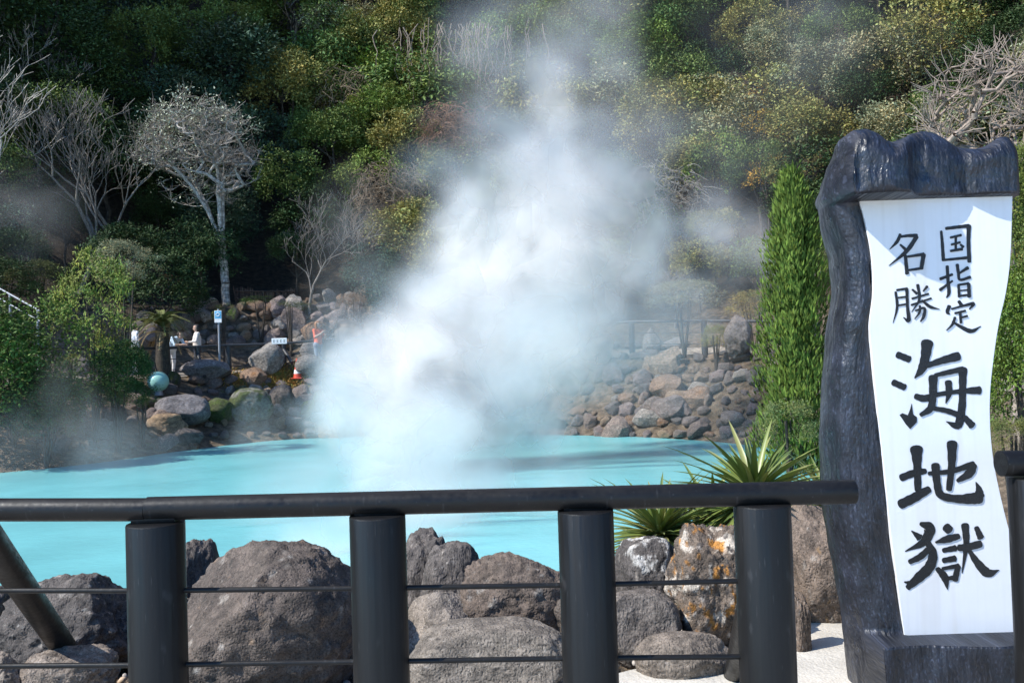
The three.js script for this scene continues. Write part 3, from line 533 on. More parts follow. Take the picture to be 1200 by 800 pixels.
  character(Z2, [
    [[139, 512, 14], [148, 600, 16], [124, 692, 3]], [[146, 501, 13], [206, 492, 15]], [[204, 494, 18], [208, 600, 17], [213, 680, 22], [184, 660, 4]], [[150, 546, 11], [200, 540, 12]], [[150, 591, 11], [200, 583, 12]],
    [[236, 498, 10], [262, 521, 16]], [[322, 480, 16], [300, 507, 8]], [[268, 470, 18], [277, 556, 15], [233, 628, 4]], [[235, 551, 12], [330, 523, 13]], [[231, 588, 12], [346, 549, 12]], [[292, 560, 10], [340, 598, 18], [394, 612, 3]], [[255, 621, 10], [306, 606, 14], [302, 655, 18], [284, 684, 6]], [[280, 592, 11], [278, 630, 13], [249, 669, 3]]], 'black character for scenic beauty under the name character');
  character(Z3, [
    [[172, 203, 44], [250, 234, 46]], [[143, 387, 42], [218, 420, 44]], { poly: [[265, 528], [275, 600], [300, 618], [300, 652], [255, 698], [228, 668], [185, 604], [204, 592], [240, 606], [256, 565]] },
    [[369, 122, 80], [356, 220, 62], [332, 300, 54], [286, 358, 8]], [[366, 276, 34], [470, 241, 48], [575, 213, 62]], [[408, 352, 60], [405, 480, 48], [392, 558, 48], [326, 604, 26]], [[422, 340, 26], [500, 322, 34], [606, 298, 38]], [[607, 300, 60], [605, 420, 48], [600, 560, 52], [572, 672, 56], [496, 648, 4]],
    [[292, 480, 38], [350, 494, 48], [430, 470, 34], [600, 446, 34], [718, 440, 56]], [[510, 384, 46], [514, 460, 40], [493, 526, 6]], [[412, 560, 30], [500, 576, 36], [590, 608, 40]], [[618, 620, 36], [668, 674, 50]]], 'large black character for sea');
  character(Z4, [
    [[138, 236, 34], [200, 213, 34], [250, 205, 26]], [[208, 100, 60], [212, 180, 38], [215, 292, 32]], [[134, 360, 44], [195, 330, 44], [266, 290, 34]], [[266, 216, 18], [370, 205, 24], [474, 172, 30]], [[474, 176, 34], [458, 212, 40], [400, 250, 18]], [[374, 74, 48], [372, 180, 34], [360, 290, 28]],
    [[296, 176, 38], [304, 260, 34], [320, 314, 36], [400, 334, 38], [470, 332, 52], [506, 330, 50]], [[502, 320, 48], [500, 290, 30], [486, 256, 4]]], 'large black character for ground');
  character(Z4, [
    [[228, 450, 18], [270, 470, 50], [248, 530, 40], [156, 579, 4]], [[186, 484, 6], [222, 514, 34]], [[258, 534, 26], [285, 590, 40], [270, 650, 48], [220, 700, 46], [168, 748, 26]], [[152, 722, 6], [182, 726, 22]], [[176, 628, 22], [225, 604, 30], [272, 562, 28]],
    [[346, 465, 40], [362, 480, 40]], [[298, 537, 8], [350, 522, 34], [404, 508, 26]], [[334, 575, 22], [390, 564, 30]], [[334, 622, 24], [388, 612, 30]], [[306, 660, 22], [340, 700, 36], [353, 756, 4]], [[330, 660, 16], [404, 646, 22]], [[402, 648, 26], [388, 712, 28]], [[348, 706, 18], [392, 700, 22]],
    [[406, 562, 30], [440, 560, 34], [506, 544, 34]], [[435, 456, 36], [441, 540, 28], [422, 680, 4]], [[452, 570, 16], [490, 628, 34], [542, 680, 42], [594, 666, 3]], [[488, 468, 22], [508, 514, 32]]], 'large black character for hell');
}
// ---------------------------------------------------------------- the wooded hillside
const FOL = {
  deep: leafMat(0.04, 0.07, 0.022, 0.5), green: leafMat(0.115, 0.165, 0.042, 0.5), olive: leafMat(0.25, 0.235, 0.07, 0.5), blue: leafMat(0.048, 0.082, 0.046, 0.45),
  yellow: leafMat(0.5, 0.32, 0.05, 0.6), lime: leafMat(0.17, 0.22, 0.042, 0.5), pale: leafMat(0.28, 0.265, 0.14, 0.6), brown: leafMat(0.25, 0.17, 0.11, 0.8), rust: leafMat(0.3, 0.14, 0.075, 0.8),
};
const darkBark = barkMat(0.09, 0.075, 0.06), greyBark = barkMat(0.3, 0.28, 0.26), paleBark = barkMat(0.68, 0.65, 0.61), tanBark = barkMat(0.36, 0.3, 0.25);
const HILL_GROUP = 'evergreen trees crowding the hillside';
const NAMES = { deep: 'deep green', green: 'mid green', olive: 'olive green', blue: 'bluish green', yellow: 'golden yellow', lime: 'fresh green', pale: 'pale grey-green', brown: 'withered brown', rust: 'rusty brown' };
function hillLabel(px, py, kind) {   // says which one by what it grows beside or behind
  const where = px < 60 ? 'behind the clipped hedges' : px < 185 ? 'behind the grey leafless trees' : px < 310 ? 'behind the white-trunked tree' : px < 430 ? 'above the small terrace tree' : px < 500 ? 'beside the tan vine tangle' : px < 600 ? 'around the rusty vine tangle' : px < 760 ? 'behind the steam column' : px < 860 ? 'beside the drifting arm of steam' : px < 960 ? 'behind the columnar conifer' : px < 1080 ? 'over the top of the sign' : 'behind the bare boughs';
  const high = py < 20 ? 'high on the slope' : py < 130 ? 'on the upper slope' : py < 230 ? 'halfway up the slope' : 'at the foot of the slope';
  return 'rounded ' + NAMES[kind] + ' tree ' + high + ' ' + where;
}
function hillTree(px, py, D, R, kind, opt = {}) {   // crown middle at that pixel and distance; it stands on the slope below
  const c = at(px, py, D), foot = landHeight(c.x, c.z);
  const t = thing(opt.name ?? 'broadleaf_tree', opt.label ?? hillLabel(px, py, kind), 'tree', V(c.x, foot, c.z), opt.group ?? HILL_GROUP);
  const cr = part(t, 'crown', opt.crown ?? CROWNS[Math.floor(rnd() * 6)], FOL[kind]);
  cr.position.y = Math.max(c.y - foot, R * 0.35); cr.scale.set(R * rr(0.9, 1.15), R * rr(0.85, 1.1), R * rr(0.9, 1.1)); cr.rotation.y = rr(0, 6.28);
  const tr = part(t, 'trunk', TRUNKS[Math.floor(rnd() * 3)], opt.bark ?? darkBark);
  const hgt = cr.position.y; tr.scale.set(R, Math.max(hgt + 0.25, 0.6) / 1.6, R); tr.position.y = hgt; tr.rotation.y = rr(0, 6.28);
  return t;
}
{
  reseed(900);
  // terraces of crowns up the slope, nearer ones lower in the view
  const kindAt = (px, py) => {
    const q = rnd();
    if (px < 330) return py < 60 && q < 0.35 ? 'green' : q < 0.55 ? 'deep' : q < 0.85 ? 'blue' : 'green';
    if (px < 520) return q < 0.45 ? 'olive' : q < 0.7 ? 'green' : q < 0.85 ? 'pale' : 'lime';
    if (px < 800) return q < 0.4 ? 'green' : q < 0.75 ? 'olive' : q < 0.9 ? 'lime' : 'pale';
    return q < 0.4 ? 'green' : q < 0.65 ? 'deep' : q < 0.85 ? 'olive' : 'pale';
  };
  const depthAt = (px, py) => {   // the slope under a pixel
    for (let D = 24; D < 90; D += 0.5) { const p = at(px, py, D); if (shoreDist(p.x, p.z) > 7 && landHeight(p.x, p.z) > p.y - 1.2) return D; }
    return 80;
  };
  for (let row = 0; row < 10; row++) {
    const y = -60 + row * 46;
    for (let x = -60 + (row % 2) * 48; x < 1280; x += 96) {
      const px = x + rr(-26, 26), py = y + rr(-20, 20);
      if (py > 345) continue;
      let D = depthAt(px, py + 30) - rr(0.3, 1.6); const p = at(px, py, D); if (shoreDist(p.x, p.z) < 9.5) D += 1.5;
      const low = py > 230;
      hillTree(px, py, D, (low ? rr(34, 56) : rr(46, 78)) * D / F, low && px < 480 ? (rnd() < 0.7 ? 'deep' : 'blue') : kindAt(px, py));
    }
  }
  // big evergreens on the spur to the left; their shade falls on the dark side of the hill
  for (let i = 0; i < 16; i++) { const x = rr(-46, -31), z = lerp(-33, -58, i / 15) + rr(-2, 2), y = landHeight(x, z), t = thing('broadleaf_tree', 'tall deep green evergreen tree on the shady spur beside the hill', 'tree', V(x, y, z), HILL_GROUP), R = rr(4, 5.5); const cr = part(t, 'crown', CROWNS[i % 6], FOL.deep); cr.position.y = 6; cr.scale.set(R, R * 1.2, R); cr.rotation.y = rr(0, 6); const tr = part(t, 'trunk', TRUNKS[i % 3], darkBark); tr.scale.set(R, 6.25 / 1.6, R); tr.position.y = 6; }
  // golden trees on the right slope and other accents
  for (const [px, py, R, kind, sparse] of [[905, 60, 40, 'pale', 0], [925, 30, 44, 'olive', 1], [910, 110, 34, 'yellow', 1], [935, 95, 40, 'olive', 0], [895, 150, 30, 'yellow', 1], [925, 165, 36, 'pale', 1], [900, 205, 30, 'yellow', 1], [930, 200, 34, 'olive', 1], [830, 120, 50, 'pale', 0], [840, 190, 48, 'lime', 0], [420, 60, 52, 'olive', 0], [470, 30, 52, 'olive', 0], [500, 90, 40, 'olive', 0], [450, 130, 46, 'lime', 0], [640, 30, 50, 'lime', 0], [690, 20, 46, 'olive', 0], [745, 60, 52, 'lime', 0], [780, 130, 48, 'olive', 0], [270, 30, 48, 'green', 0], [330, 85, 44, 'olive', 0], [370, 160, 46, 'green', 0]]) {
    const D = depthAt(px, py + 20) - 2.2;
    hillTree(px, py, D, R * D / F, kind, { crown: sparse ? CROWN_SPARSE[Math.floor(rnd() * 2)] : undefined, label: kind === 'yellow' ? 'tree with sparse golden yellow leaves on the right slope' : sparse ? 'thinly leaved ' + NAMES[kind] + ' tree among the golden ones' : undefined, group: sparse ? 'thinly leaved trees on the right slope' : undefined });
  }
}
// ---------------------------------------------------------------- leafless and singular trees against the hill
function bare(label, seed, px, py, D, opt, m, extra) {
  const c = at(px, py, D), y = landHeight(c.x, c.z), t = thing('bare_tree', label, 'tree', V(c.x, y - 0.05, c.z), 'leafless trees');
  const b = bareTree(seed, opt); part(t, 'trunk', b.geo, m); if (extra) extra(t, b); return t;
}
{
  bare('leafless tree with pale forked branches beside the white-trunked tree', 801, 92, 312, 33, { h: 8, r: 0.13, depth: 6, kids: [2, 3], spread: 0.55, first: 0.26, ratio: 0.78, lean: V(0.25, 0, 0), minR: 0.012 }, greyBark);
  bare('thin leafless tree standing in front of the dark hollow', 802, 152, 300, 34, { h: 8.5, r: 0.11, depth: 6, kids: [2, 3], spread: 0.5, first: 0.3, ratio: 0.76, minR: 0.011 }, greyBark);
  bare('leafless tree spreading pale twigs in from the left hill', 803, -34, 290, 31, { h: 7.4, r: 0.12, depth: 6, kids: [2, 3], spread: 0.6, first: 0.3, ratio: 0.77, lean: V(0.2, 0, 0), minR: 0.012 }, paleBark);
  bare('leafless tree with upright twigs on the slope behind the hedge', 804, 48, 290, 36, { h: 8, r: 0.1, depth: 6, kids: [2, 3], spread: 0.55, first: 0.3, ratio: 0.76, minR: 0.011 }, greyBark);
  bare('small leafless tree with fine twigs above the terrace wall', 805, 362, 342, 34, { h: 5, r: 0.07, depth: 6, kids: [2, 3], spread: 0.7, first: 0.25, ratio: 0.77, minR: 0.009 }, greyBark);
  bare('leafless shrubby tree at the edge of the steam below the rusty vines', 806, 425, 330, 37, { h: 5, r: 0.07, depth: 6, kids: [2, 3], spread: 0.7, first: 0.2, ratio: 0.78, minR: 0.012 }, tanBark);
  bare('leafless tree with pale tangled boughs high on the hill', 807, 345, 120, 50, { h: 9, r: 0.13, depth: 6, kids: [2, 3], spread: 0.75, first: 0.2, ratio: 0.78, minR: 0.018 }, tanBark);
  { // the one arching over the sign
    const c = at(1196, 420, 12), t = thing('bare_tree', 'leafless tree with pinkish grey branches arching over the sign', 'tree', V(c.x, landHeight(c.x, c.z) - 0.05, c.z), 'leafless trees'), b = crownTree(808, { fork: 2.6, centre: V(0, 4.9 - landHeight(c.x, c.z), 0), radii: V(1.25, 1.0, 1.0), n: 170, r: 0.11, tip: 0.008 }), m = barkMat(0.46, 0.38, 0.33), Q = new Limbs();
    reseed(809); for (const [p, d] of b.tips) for (let k = 0; k < 4; k++) { const e = d.clone().add(V(gauss() * 0.5, gauss() * 0.4, gauss() * 0.5)).normalize(), q = p.clone().addScaledVector(e, rr(0.12, 0.3)); Q.path([p, q, q.clone().addScaledVector(e.add(V(gauss() * 0.3, 0.2, gauss() * 0.3)).normalize(), 0.15)], 0.008, 0.004, 4); }
    part(t, 'trunk', b.geo, m); part(t, 'twigs', Q.build(), m);
  }
  bare('grey leafless bush of tangled boughs in thin steam on the right slope', 809, 790, 330, 31, { h: 5, r: 0.08, depth: 6, kids: [2, 3], spread: 0.85, first: 0.14, ratio: 0.8, minR: 0.012 }, greyBark);
  // the white-trunked tree with its fine-twigged round crown
  const c = at(265, 346, 34.5), t = thing('bare_tree', 'white-trunked tree with a rounded crown of fine grey twigs and pale leaves', 'tree', V(c.x, landHeight(c.x, c.z) - 0.05, c.z), 'leafless trees');
  const wt = crownTree(810, { fork: 2.5, centre: V(-0.95, 6.3, 0), radii: V(2.5, 2.2, 2.0), n: 380, r: 0.17 });
  part(t, 'trunk', wt.geo, paleBark);
  reseed(811);
  const S = new Soup(), T = new Limbs(), dir = V(), up = V();
  for (const [p] of wt.tips) {
    for (let k = 0; k < 8; k++) { const q = p.clone().add(V(gauss() * 0.26, Math.abs(gauss()) * 0.3 - 0.08, gauss() * 0.26)); T.seg(p, q, 0.012, 0.006, 3); }
    const leafy = sstep(0.4, -2.4, p.x + 0.2) * 0.75 + sstep(6.8, 8.2, p.y) * 0.9;
    if (rnd() < leafy) for (let k = 0; k < 22; k++) { dir.set(gauss(), gauss() * 0.6 + 0.3, gauss()).normalize(); up.set(gauss() * 0.5, 1, gauss() * 0.5).normalize(); const s = rr(0.07, 0.14), w = rr(0.75, 1.2); leaf(S, p.clone().add(V(gauss() * 0.24, gauss() * 0.2 + 0.08, gauss() * 0.24)), dir, up, s, s * 0.5, [w, w, w]); }
  }
  part(t, 'twigs', T.build(), barkMat(0.46, 0.43, 0.4)); part(t, 'leaves', S.build(), leafMat(0.5, 0.52, 0.38, 0.5));
}
{ // vines: grey ropes hanging off the slope and a rusty tangle below them
  reseed(830);
  const T = new Limbs(), c = at(555, 30, 44);
  for (let i = 0; i < 60; i++) { const x = gauss() * 1.7, z = gauss() * 0.5, L = rr(2.5, 5), pts = []; for (let k = 0; k <= 6; k++) pts.push(V(x + gauss() * 0.12 + Math.sin(k + i) * 0.08, -L * k / 6, z + k * 0.16 + gauss() * 0.1)); T.path(pts, rr(0.02, 0.04), 0.012, 4); }
  const o = solo('hanging_vines', T.build(), tanBark, 'curtain of pale grey vines hanging down the hillside above the rusty tangle', 'vines'); o.position.copy(c);
  for (const [px, py, D, R, n, m, label] of [[540, 165, 40, 1.9, 700, barkMat(0.36, 0.2, 0.13), 'rusty brown tangle of dead vines on the hillside'], [520, 150, 41, 1.4, 400, barkMat(0.3, 0.17, 0.11), 'darker tangle of dead vines leaning on the rusty one'], [458, 225, 38, 1.7, 600, barkMat(0.33, 0.26, 0.19), 'tan tangle of dead vines draped over a tree near the steam'], [405, 110, 44, 1.7, 450, barkMat(0.32, 0.26, 0.18), 'tan tangle of dead vines high on the olive slope'], [775, 235, 34, 1.8, 500, barkMat(0.36, 0.34, 0.31), 'grey tangle of bare vines on the right slope behind the steam']]) {
    const Q = new Limbs();
    for (let i = 0; i < n; i++) { const d = V(gauss(), gauss() * 0.9, gauss()).normalize(), r = R * Math.pow(rnd(), 0.3), p = d.clone().multiplyScalar(r), pts = [p.clone()]; const w = V(gauss(), gauss() * 0.5 - 0.35, gauss()).normalize(); for (let k = 0; k < 4; k++) { w.add(V(gauss() * 0.35, -0.18, gauss() * 0.35)).normalize(); p.addScaledVector(w, 0.2); pts.push(p.clone()); } Q.path(pts, 0.022, 0.01, 3); }
    const t = solo('vine_tangle', Q.build(), m, label, 'vines'); t.position.copy(at(px, py, D)); t.scale.y = 0.95;
  }
}
// ---------------------------------------------------------------- the far bank: stones, walls, fences, shrubs
function ground(px, py, from = 8) {   // where a pixel's ray meets the land
  let a = from; for (let D = from; D < 90; D += 0.15) { const p = at(px, py, D); if (landHeight(p.x, p.z) > p.y) { for (let k = 0; k < 5; k++) { const m = (a + D) / 2, q = at(px, py, m); if (landHeight(q.x, q.z) > q.y) D = m; else a = m; } const r = at(px, py, D); return { p: r, D }; } a = D; }
  return { p: at(px, py, 60), D: 60 };
}
const TONES = [[0.36, 0.3, 0.27], [0.44, 0.34, 0.29], [0.28, 0.25, 0.24], [0.5, 0.37, 0.26], [0.4, 0.32, 0.3], [0.32, 0.27, 0.255], [0.52, 0.47, 0.42], [0.43, 0.29, 0.2]];
const STONES = []; for (let i = 0; i < 16; i++) { const t = TONES[i % 8]; STONES.push(rockGeo(500 + i, 2, { flat: true, tint: t, cuts: 13, cutD: [0.5, 0.82], boxy: 2.5, rough: 0.16, fine: 0.08, uv: 0.9, patch: i % 4 === 3 ? [[[0.42, 0.21, 0.08], 0.25, 3]] : undefined })); }
const MOSSY = []; for (let i = 0; i < 4; i++) MOSSY.push(rockGeo(560 + i, 5, { tint: [0.14, 0.145, 0.12], cuts: 7, rough: 0.12, fine: 0.05, uv: 0.9, patch: [[[0.1, 0.13, 0.03], 0.1, 2.4, V(0, 0.8, 0)]] }));
function stone(parent, x, z, s, variants = STONES, sink = 0.35, y0) {
  const o = part(parent, 'stone', pick(variants), farRockMat);
  const w = V(x, (y0 ?? landHeight(x, z)) + s * (1 - sink) * 0.5, z).sub(parent.position); o.position.copy(w);
  o.scale.set(s * rr(0.8, 1.3), s * rr(0.6, 1), s * rr(0.8, 1.2)); o.rotation.set(rr(-0.4, 0.4), rr(0, 6.28), rr(-0.4, 0.4));
  return o;
}
function alongShore(x0, x1) { return shore.filter((p) => p.z < -17.5 && p.x > x0 && p.x < x1); }
function outward(p) { const i = shore.indexOf(p), a = shore[(i + shore.length - 2) % shore.length], b = shore[(i + 2) % shore.length], t = b.clone().sub(a).normalize(), n = V(t.z, 0, -t.x); return shoreDist(p.x + n.x * 0.5, p.z + n.z * 0.5) < 0 ? n.negate() : n; }
{
  reseed(610);
  // right-hand bank of tumbled stones
  const lay = (t, x0, x1, y0, y1, step, size, skip, variants, sink = 0.35, most = 290) => {
    let n = 0;
    for (let py = y1; py > y0; py -= step * rr(0.62, 0.78)) for (let px = x0 + rr(0, step); px < x1; px += step * rr(0.75, 1.25)) {
      if (rnd() < skip) continue; const { p, D } = ground(px, py + rr(-2, 2), 14), d = shoreDist(p.x, p.z); if (p.y < WATER - 0.05 || d < 0 || d > 9.2) continue;
      const s = step * D / F * size * rr(0.7, 1.15) * (rnd() < 0.14 ? 1.9 : rnd() < 0.35 ? 0.62 : 1); stone(t, p.x, p.z, s, variants(), sink); if (++n >= most) return;
    }
  };
  const t = thing('rock_bank', 'bank of tumbled reddish grey stones rising from the water below the right railing', 'rocks', V(4.5, 0.4, -22.5));
  lay(t, 660, 965, 398, 524, 18, 0.62, 0.02, () => STONES);
  const t2 = thing('rock_bank', 'low bank of mossy and brown stones between the left railing and the water', 'rocks', V(-7, 0, -27));
  lay(t2, 60, 660, 446, 524, 17, 0.56, 0.12, () => rnd() < 0.25 ? MOSSY : STONES);
  // terrace wall of fitted stones on the far side of the path
  const t3 = thing('stone_wall', 'terrace wall of rounded fitted stones behind the visitors on the far path', 'wall', V(-9, 1.6, -33));
  lay(t3, 165, 500, 350, 404, 15, 0.62, 0.02, () => STONES, 0.5);
}
{ // big boulders on the left bank: [pixel box, distance hint, seed, options, label]
  const list = [
    [214, 422, 267, 448, 71, { tint: [0.3, 0.28, 0.29] }, 'grey flat-topped boulder below the left railing beside the slanting white strut'],
    [184, 464, 243, 498, 72, { tint: [0.28, 0.265, 0.28] }, 'large bluish grey boulder at the water side of the turquoise globe'],
    [174, 485, 218, 508, 73, { tint: [0.44, 0.32, 0.21] }, 'tan orange boulder at the water edge'],
    [202, 502, 238, 521, 74, { tint: [0.2, 0.18, 0.17] }, 'small grey boulder touching the water next to the tan one'],
    [270, 456, 316, 497, 75, { tint: [0.25, 0.25, 0.21], patch: [[[0.11, 0.14, 0.04], 0.05, 2.4, V(-0.4, 0.6, 0)]] }, 'large greenish boulder with moss on its shoulder'],
    [242, 468, 272, 495, 76, { tint: [0.12, 0.14, 0.06], patch: [[[0.1, 0.14, 0.03], 0.0, 2.4]] }, 'round boulder covered in green moss'],
    [294, 402, 330, 438, 77, { tint: [0.42, 0.39, 0.36] }, 'pale upright boulder in front of the left railing'],
    [346, 417, 377, 441, 78, { tint: [0.3, 0.28, 0.26] }, 'pale rounded boulder near the traffic cone'],
    [353, 399, 381, 421, 79, { tint: [0.3, 0.28, 0.27] }, 'pale squarish boulder beneath the visitor in orange'],
    [120, 474, 146, 498, 80, { tint: [0.22, 0.17, 0.15] }, 'brown boulder on the bare slope beside the dark bush'],
    [82, 418, 106, 444, 81, { tint: [0.25, 0.22, 0.2] }, 'grey rock under the feathery tree'],
    [316, 452, 346, 480, 82, { tint: [0.22, 0.19, 0.17] }, 'brown grey boulder at the edge of the steam'],
  ];
  for (const [x0, y0, x1, y1, seed, opt, label] of list) {
    const { D } = ground((x0 + x1) / 2, y1 - 3, 18), c = at((x0 + x1) / 2, (y0 + y1) / 2, D - 0.1), k = D / F * 1.12;
    const o = solo('boulder', rockGeo(seed, 12, { cuts: 8, rough: 0.12, fine: 0.05, ...opt, sx: (x1 - x0) / 2 * k, sy: (y1 - y0) / 2 * k, sz: (x1 - x0) / 2.4 * k }), farRockMat, label, 'boulder', 'boulders on the far bank');
    o.position.copy(c);
  }
  const sp = at(866, 396, 24.2);
  const up = solo('boulder', rockGeo(91, 12, { tint: [0.33, 0.28, 0.25], cuts: 6, sx: 0.42, sy: 0.62, sz: 0.4 }), farRockMat, 'tall pale boulder standing upright on top of the stone bank', 'boulder', 'boulders on the far bank'); up.position.copy(sp);
  const sp2 = at(905, 412, 24); const u2 = solo('boulder', rockGeo(92, 12, { tint: [0.32, 0.25, 0.22], cuts: 6, sx: 0.42, sy: 0.34, sz: 0.4 }), farRockMat, 'pinkish rounded boulder on the stone bank near the conifer', 'boulder', 'boulders on the far bank'); u2.position.copy(sp2);
}
// far railings
const farBlack = new THREE.MeshStandardMaterial({ color: C(0.03, 0.032, 0.036), roughness: 0.5 });
function farFence(label, pts, posts, r = 0.045) {
  const t = thing('railing_fence', label, 'fence', V(0, 0, 0));
  for (let i = 0; i < pts.length - 1; i++) part(t, 'top_rail', tubeBetween(pts[i], pts[i + 1], r, r, 12), farBlack);
  for (const [f, brace] of posts) {
    const i = Math.min(pts.length - 2, Math.floor(f)), p = pts[i].clone().lerp(pts[i + 1], f - i), h = landHeight(p.x, p.z);
    part(t, 'post', tubeBetween(V(p.x, h - 0.1, p.z), V(p.x, p.y - 0.02, p.z), 0.095, 0.095, 14), farBlack);
    if (brace) part(t, 'brace', tubeBetween(V(p.x, p.y - 0.2, p.z + 0.02), V(p.x + 0.42, h + 0.02, p.z + 0.55), 0.06, 0.06, 10), farBlack);
  }
  for (const k of [0.36, 0.7]) for (let i = 0; i < pts.length - 1; i++) { const a = pts[i], b = pts[i + 1]; part(t, 'rod', tubeBetween(V(a.x, a.y - k, a.z), V(b.x, b.y - k, b.z), 0.012, 0.012, 6), farBlack); }
  return t;
}
const pathEdge = (px, py, d) => { for (let D = 20; D < 34; D += 0.05) { const p = at(px, py, D); if (p.z < -18 && shoreDist(p.x, p.z) > d) return p; } return at(px, py, 26); };
farFence('black railing along the far path in front of the visitors', [[20, 407], [120, 409], [200, 407.5], [267, 404.5], [332, 402.5], [380, 398], [470, 392]].map(([x, y]) => pathEdge(x, y, 3.5)), [[0.1], [1], [1.9], [2.45, true], [3], [4, true], [4.95], [5.9]]);
farFence('black railing above the tumbled stone bank beside the conifer', [[540, 386], [640, 381], [740, 377], [825, 375.5], [902, 376.5], [960, 379]].map(([x, y]) => pathEdge(x, y, 3.2)), [[0.1], [1], [2], [3], [4, true], [4.95]]);

// ---------------------------------------------------------------- shrubs and small trees round the pool
function shrub(name, label, px, py, D, rx, ry, mat, crown, opt = {}) {   // pixel middle and radii
  const c = at(px, py, D), foot = landHeight(c.x, c.z), k = D / F;
  const t = thing(name, label, opt.cat ?? 'shrub', V(c.x, foot, c.z), opt.group);
  const cr = part(t, 'foliage', crown, mat); cr.position.y = c.y - foot; cr.scale.set(rx * k * 1.15, ry * k * 1.15, Math.min(rx, ry * 1.3) * k * 1.15 * (opt.thin ?? 1)); cr.rotation.y = opt.turn ?? rr(0, 6.28);
  const T = new Limbs(); for (let i = 0; i < 5; i++) { const a = rr(0, 6.28), q = rr(0.15, 0.5) * rx * k; T.path([V(0, -0.1, 0), V(Math.cos(a) * q * 0.5, (c.y - foot) * 0.5, Math.sin(a) * q * 0.5), V(Math.cos(a) * q, Math.max(0.3, c.y - foot + ry * k * 0.3), Math.sin(a) * q)], 0.035, 0.012, 5); }
  part(t, 'stem', T.build(), darkBark);
  return t;
}
{
  reseed(700);
  const dense = crownGeo(701, { lobes: 30, sprays: 1900, per: 10, size: 0.05, lobeR: [0.24, 0.4], flat: 1.1 }), dense2 = crownGeo(702, { lobes: 30, sprays: 1900, per: 10, size: 0.045, lobeR: [0.22, 0.36], flat: 1.1 }), feather = crownGeo(703, { lobes: 34, sprays: 760, per: 10, size: 0.066, slim: 0.3, lobeR: [0.14, 0.3], flat: 1.1, spread: 0.8 }), layered = crownGeo(705, { lobes: 36, sprays: 620, per: 10, size: 0.06, slim: 0.36, lobeR: [0.16, 0.34], flat: 1.35, spread: 0.72, layer: 0.32 }), fine = crownGeo(704, { lobes: 18, sprays: 800, per: 12, size: 0.032, lobeR: [0.3, 0.42], spread: 0.5 });
  const near = leafMat(0.085, 0.135, 0.026, 0.45), bright = leafMat(0.16, 0.2, 0.035, 0.5), hedge = leafMat(0.1, 0.115, 0.035, 0.6), dk = leafMat(0.035, 0.075, 0.018, 0.5);
  shrub('bush', 'large dark green bush overhanging the misty left shore', 14, 436, 20.6, 84, 92, near, dense);
  shrub('bush', 'dark green bush at the foot of the large one beside the bare slope', 52, 478, 20.2, 44, 44, dk, dense2);
  shrub('garden_tree', 'bright feathery garden tree reaching over the left railing', 108, 372, 21.9, 60, 86, bright, layered, { cat: 'tree', thin: 0.55 });
  shrub('garden_tree', 'grey-green sprawling treetop poking above the feathery garden tree', 146, 312, 25.5, 34, 36, FOL.pale, layered, { cat: 'tree', thin: 0.6 });
  shrub('bush', 'low dark green bush spilling under the left railing', 138, 444, 22, 40, 44, dk, dense2, { thin: 0.6 });
  shrub('clipped_hedge', 'rounded clipped hedge at the foot of the dark hill', 42, 326, 28, 38, 27, hedge, fine, { cat: 'hedge' });
  shrub('clipped_hedge', 'second clipped hedge half behind the rounded one', 8, 330, 28.5, 22, 26, dk, fine, { cat: 'hedge' });
  shrub('bush', 'yellow-green mossy cushion bush beside the grey rock', 82, 424, 23.5, 14, 12, leafMat(0.16, 0.17, 0.03), fine);
  shrub('bush', 'bright green leafy plant on the bank under the feathery tree', 100, 460, 22.6, 22, 16, bright, CROWN_SPARSE[0]);
  shrub('bush', 'small bright green plant above the tan boulder', 166, 472, 22.8, 17, 13, bright, CROWN_SPARSE[1]);
  shrub('bush', 'grassy tuft on the bare slope', 136, 470, 22.2, 13, 12, leafMat(0.13, 0.15, 0.04), feather);
  shrub('bush', 'glossy green plant climbing the terrace wall behind the blue notice', 262, 366, 31, 13, 14, bright, CROWN_SPARSE[0]);
  shrub('bush', 'dry round brown bush on the terrace beside the cycad', 198, 332, 32.5, 20, 15, FOL.brown, fine);
  shrub('bush', 'dry tan bush on the terrace above the visitor in orange', 412, 356, 33, 22, 16, FOL.brown, fine);
  shrub('bush', 'small rusty bush near the edge of the steam', 468, 352, 33.5, 12, 8, FOL.rust, fine);
  shrub('bush', 'leafy plant on the terrace below the white-trunked tree', 230, 344, 32.8, 14, 8, bright, CROWN_SPARSE[1]);
  shrub('bush', 'leafy plant on top of the terrace wall', 305, 352, 32.8, 24, 8, near, CROWN_SPARSE[0]);
  shrub('bush', 'pale leafy plant at the steamy end of the terrace wall', 340, 360, 32.5, 20, 10, hedge, CROWN_SPARSE[1]);
  // right side
  shrub('bush', 'ochre grassy bush behind the right railing', 882, 362, 25.2, 30, 22, leafMat(0.27, 0.21, 0.06), feather);
  shrub('bush', 'pale green bush behind the right railing in thin steam', 800, 350, 26, 40, 22, FOL.pale, feather);
  shrub('bush', 'yellow-green bush beside the upright boulder', 838, 398, 24.5, 14, 18, leafMat(0.2, 0.19, 0.04), feather);
  shrub('bush', 'light green plant among the stones of the right bank', 900, 430, 23, 18, 14, bright, CROWN_SPARSE[0]);
  shrub('bush', 'grey-green bush under the conifer at the water edge', 926, 502, 15.4, 32, 34, leafMat(0.17, 0.2, 0.07), feather);
  shrub('bush', 'glossy green hedge bush rising behind the sign', 1205, 420, 9.5, 52, 120, leafMat(0.09, 0.14, 0.02, 0.35), dense);
  shrub('bush', 'tall green bush against the sign near the bare branches', 1212, 250, 11, 40, 80, leafMat(0.1, 0.13, 0.025, 0.4), dense2);
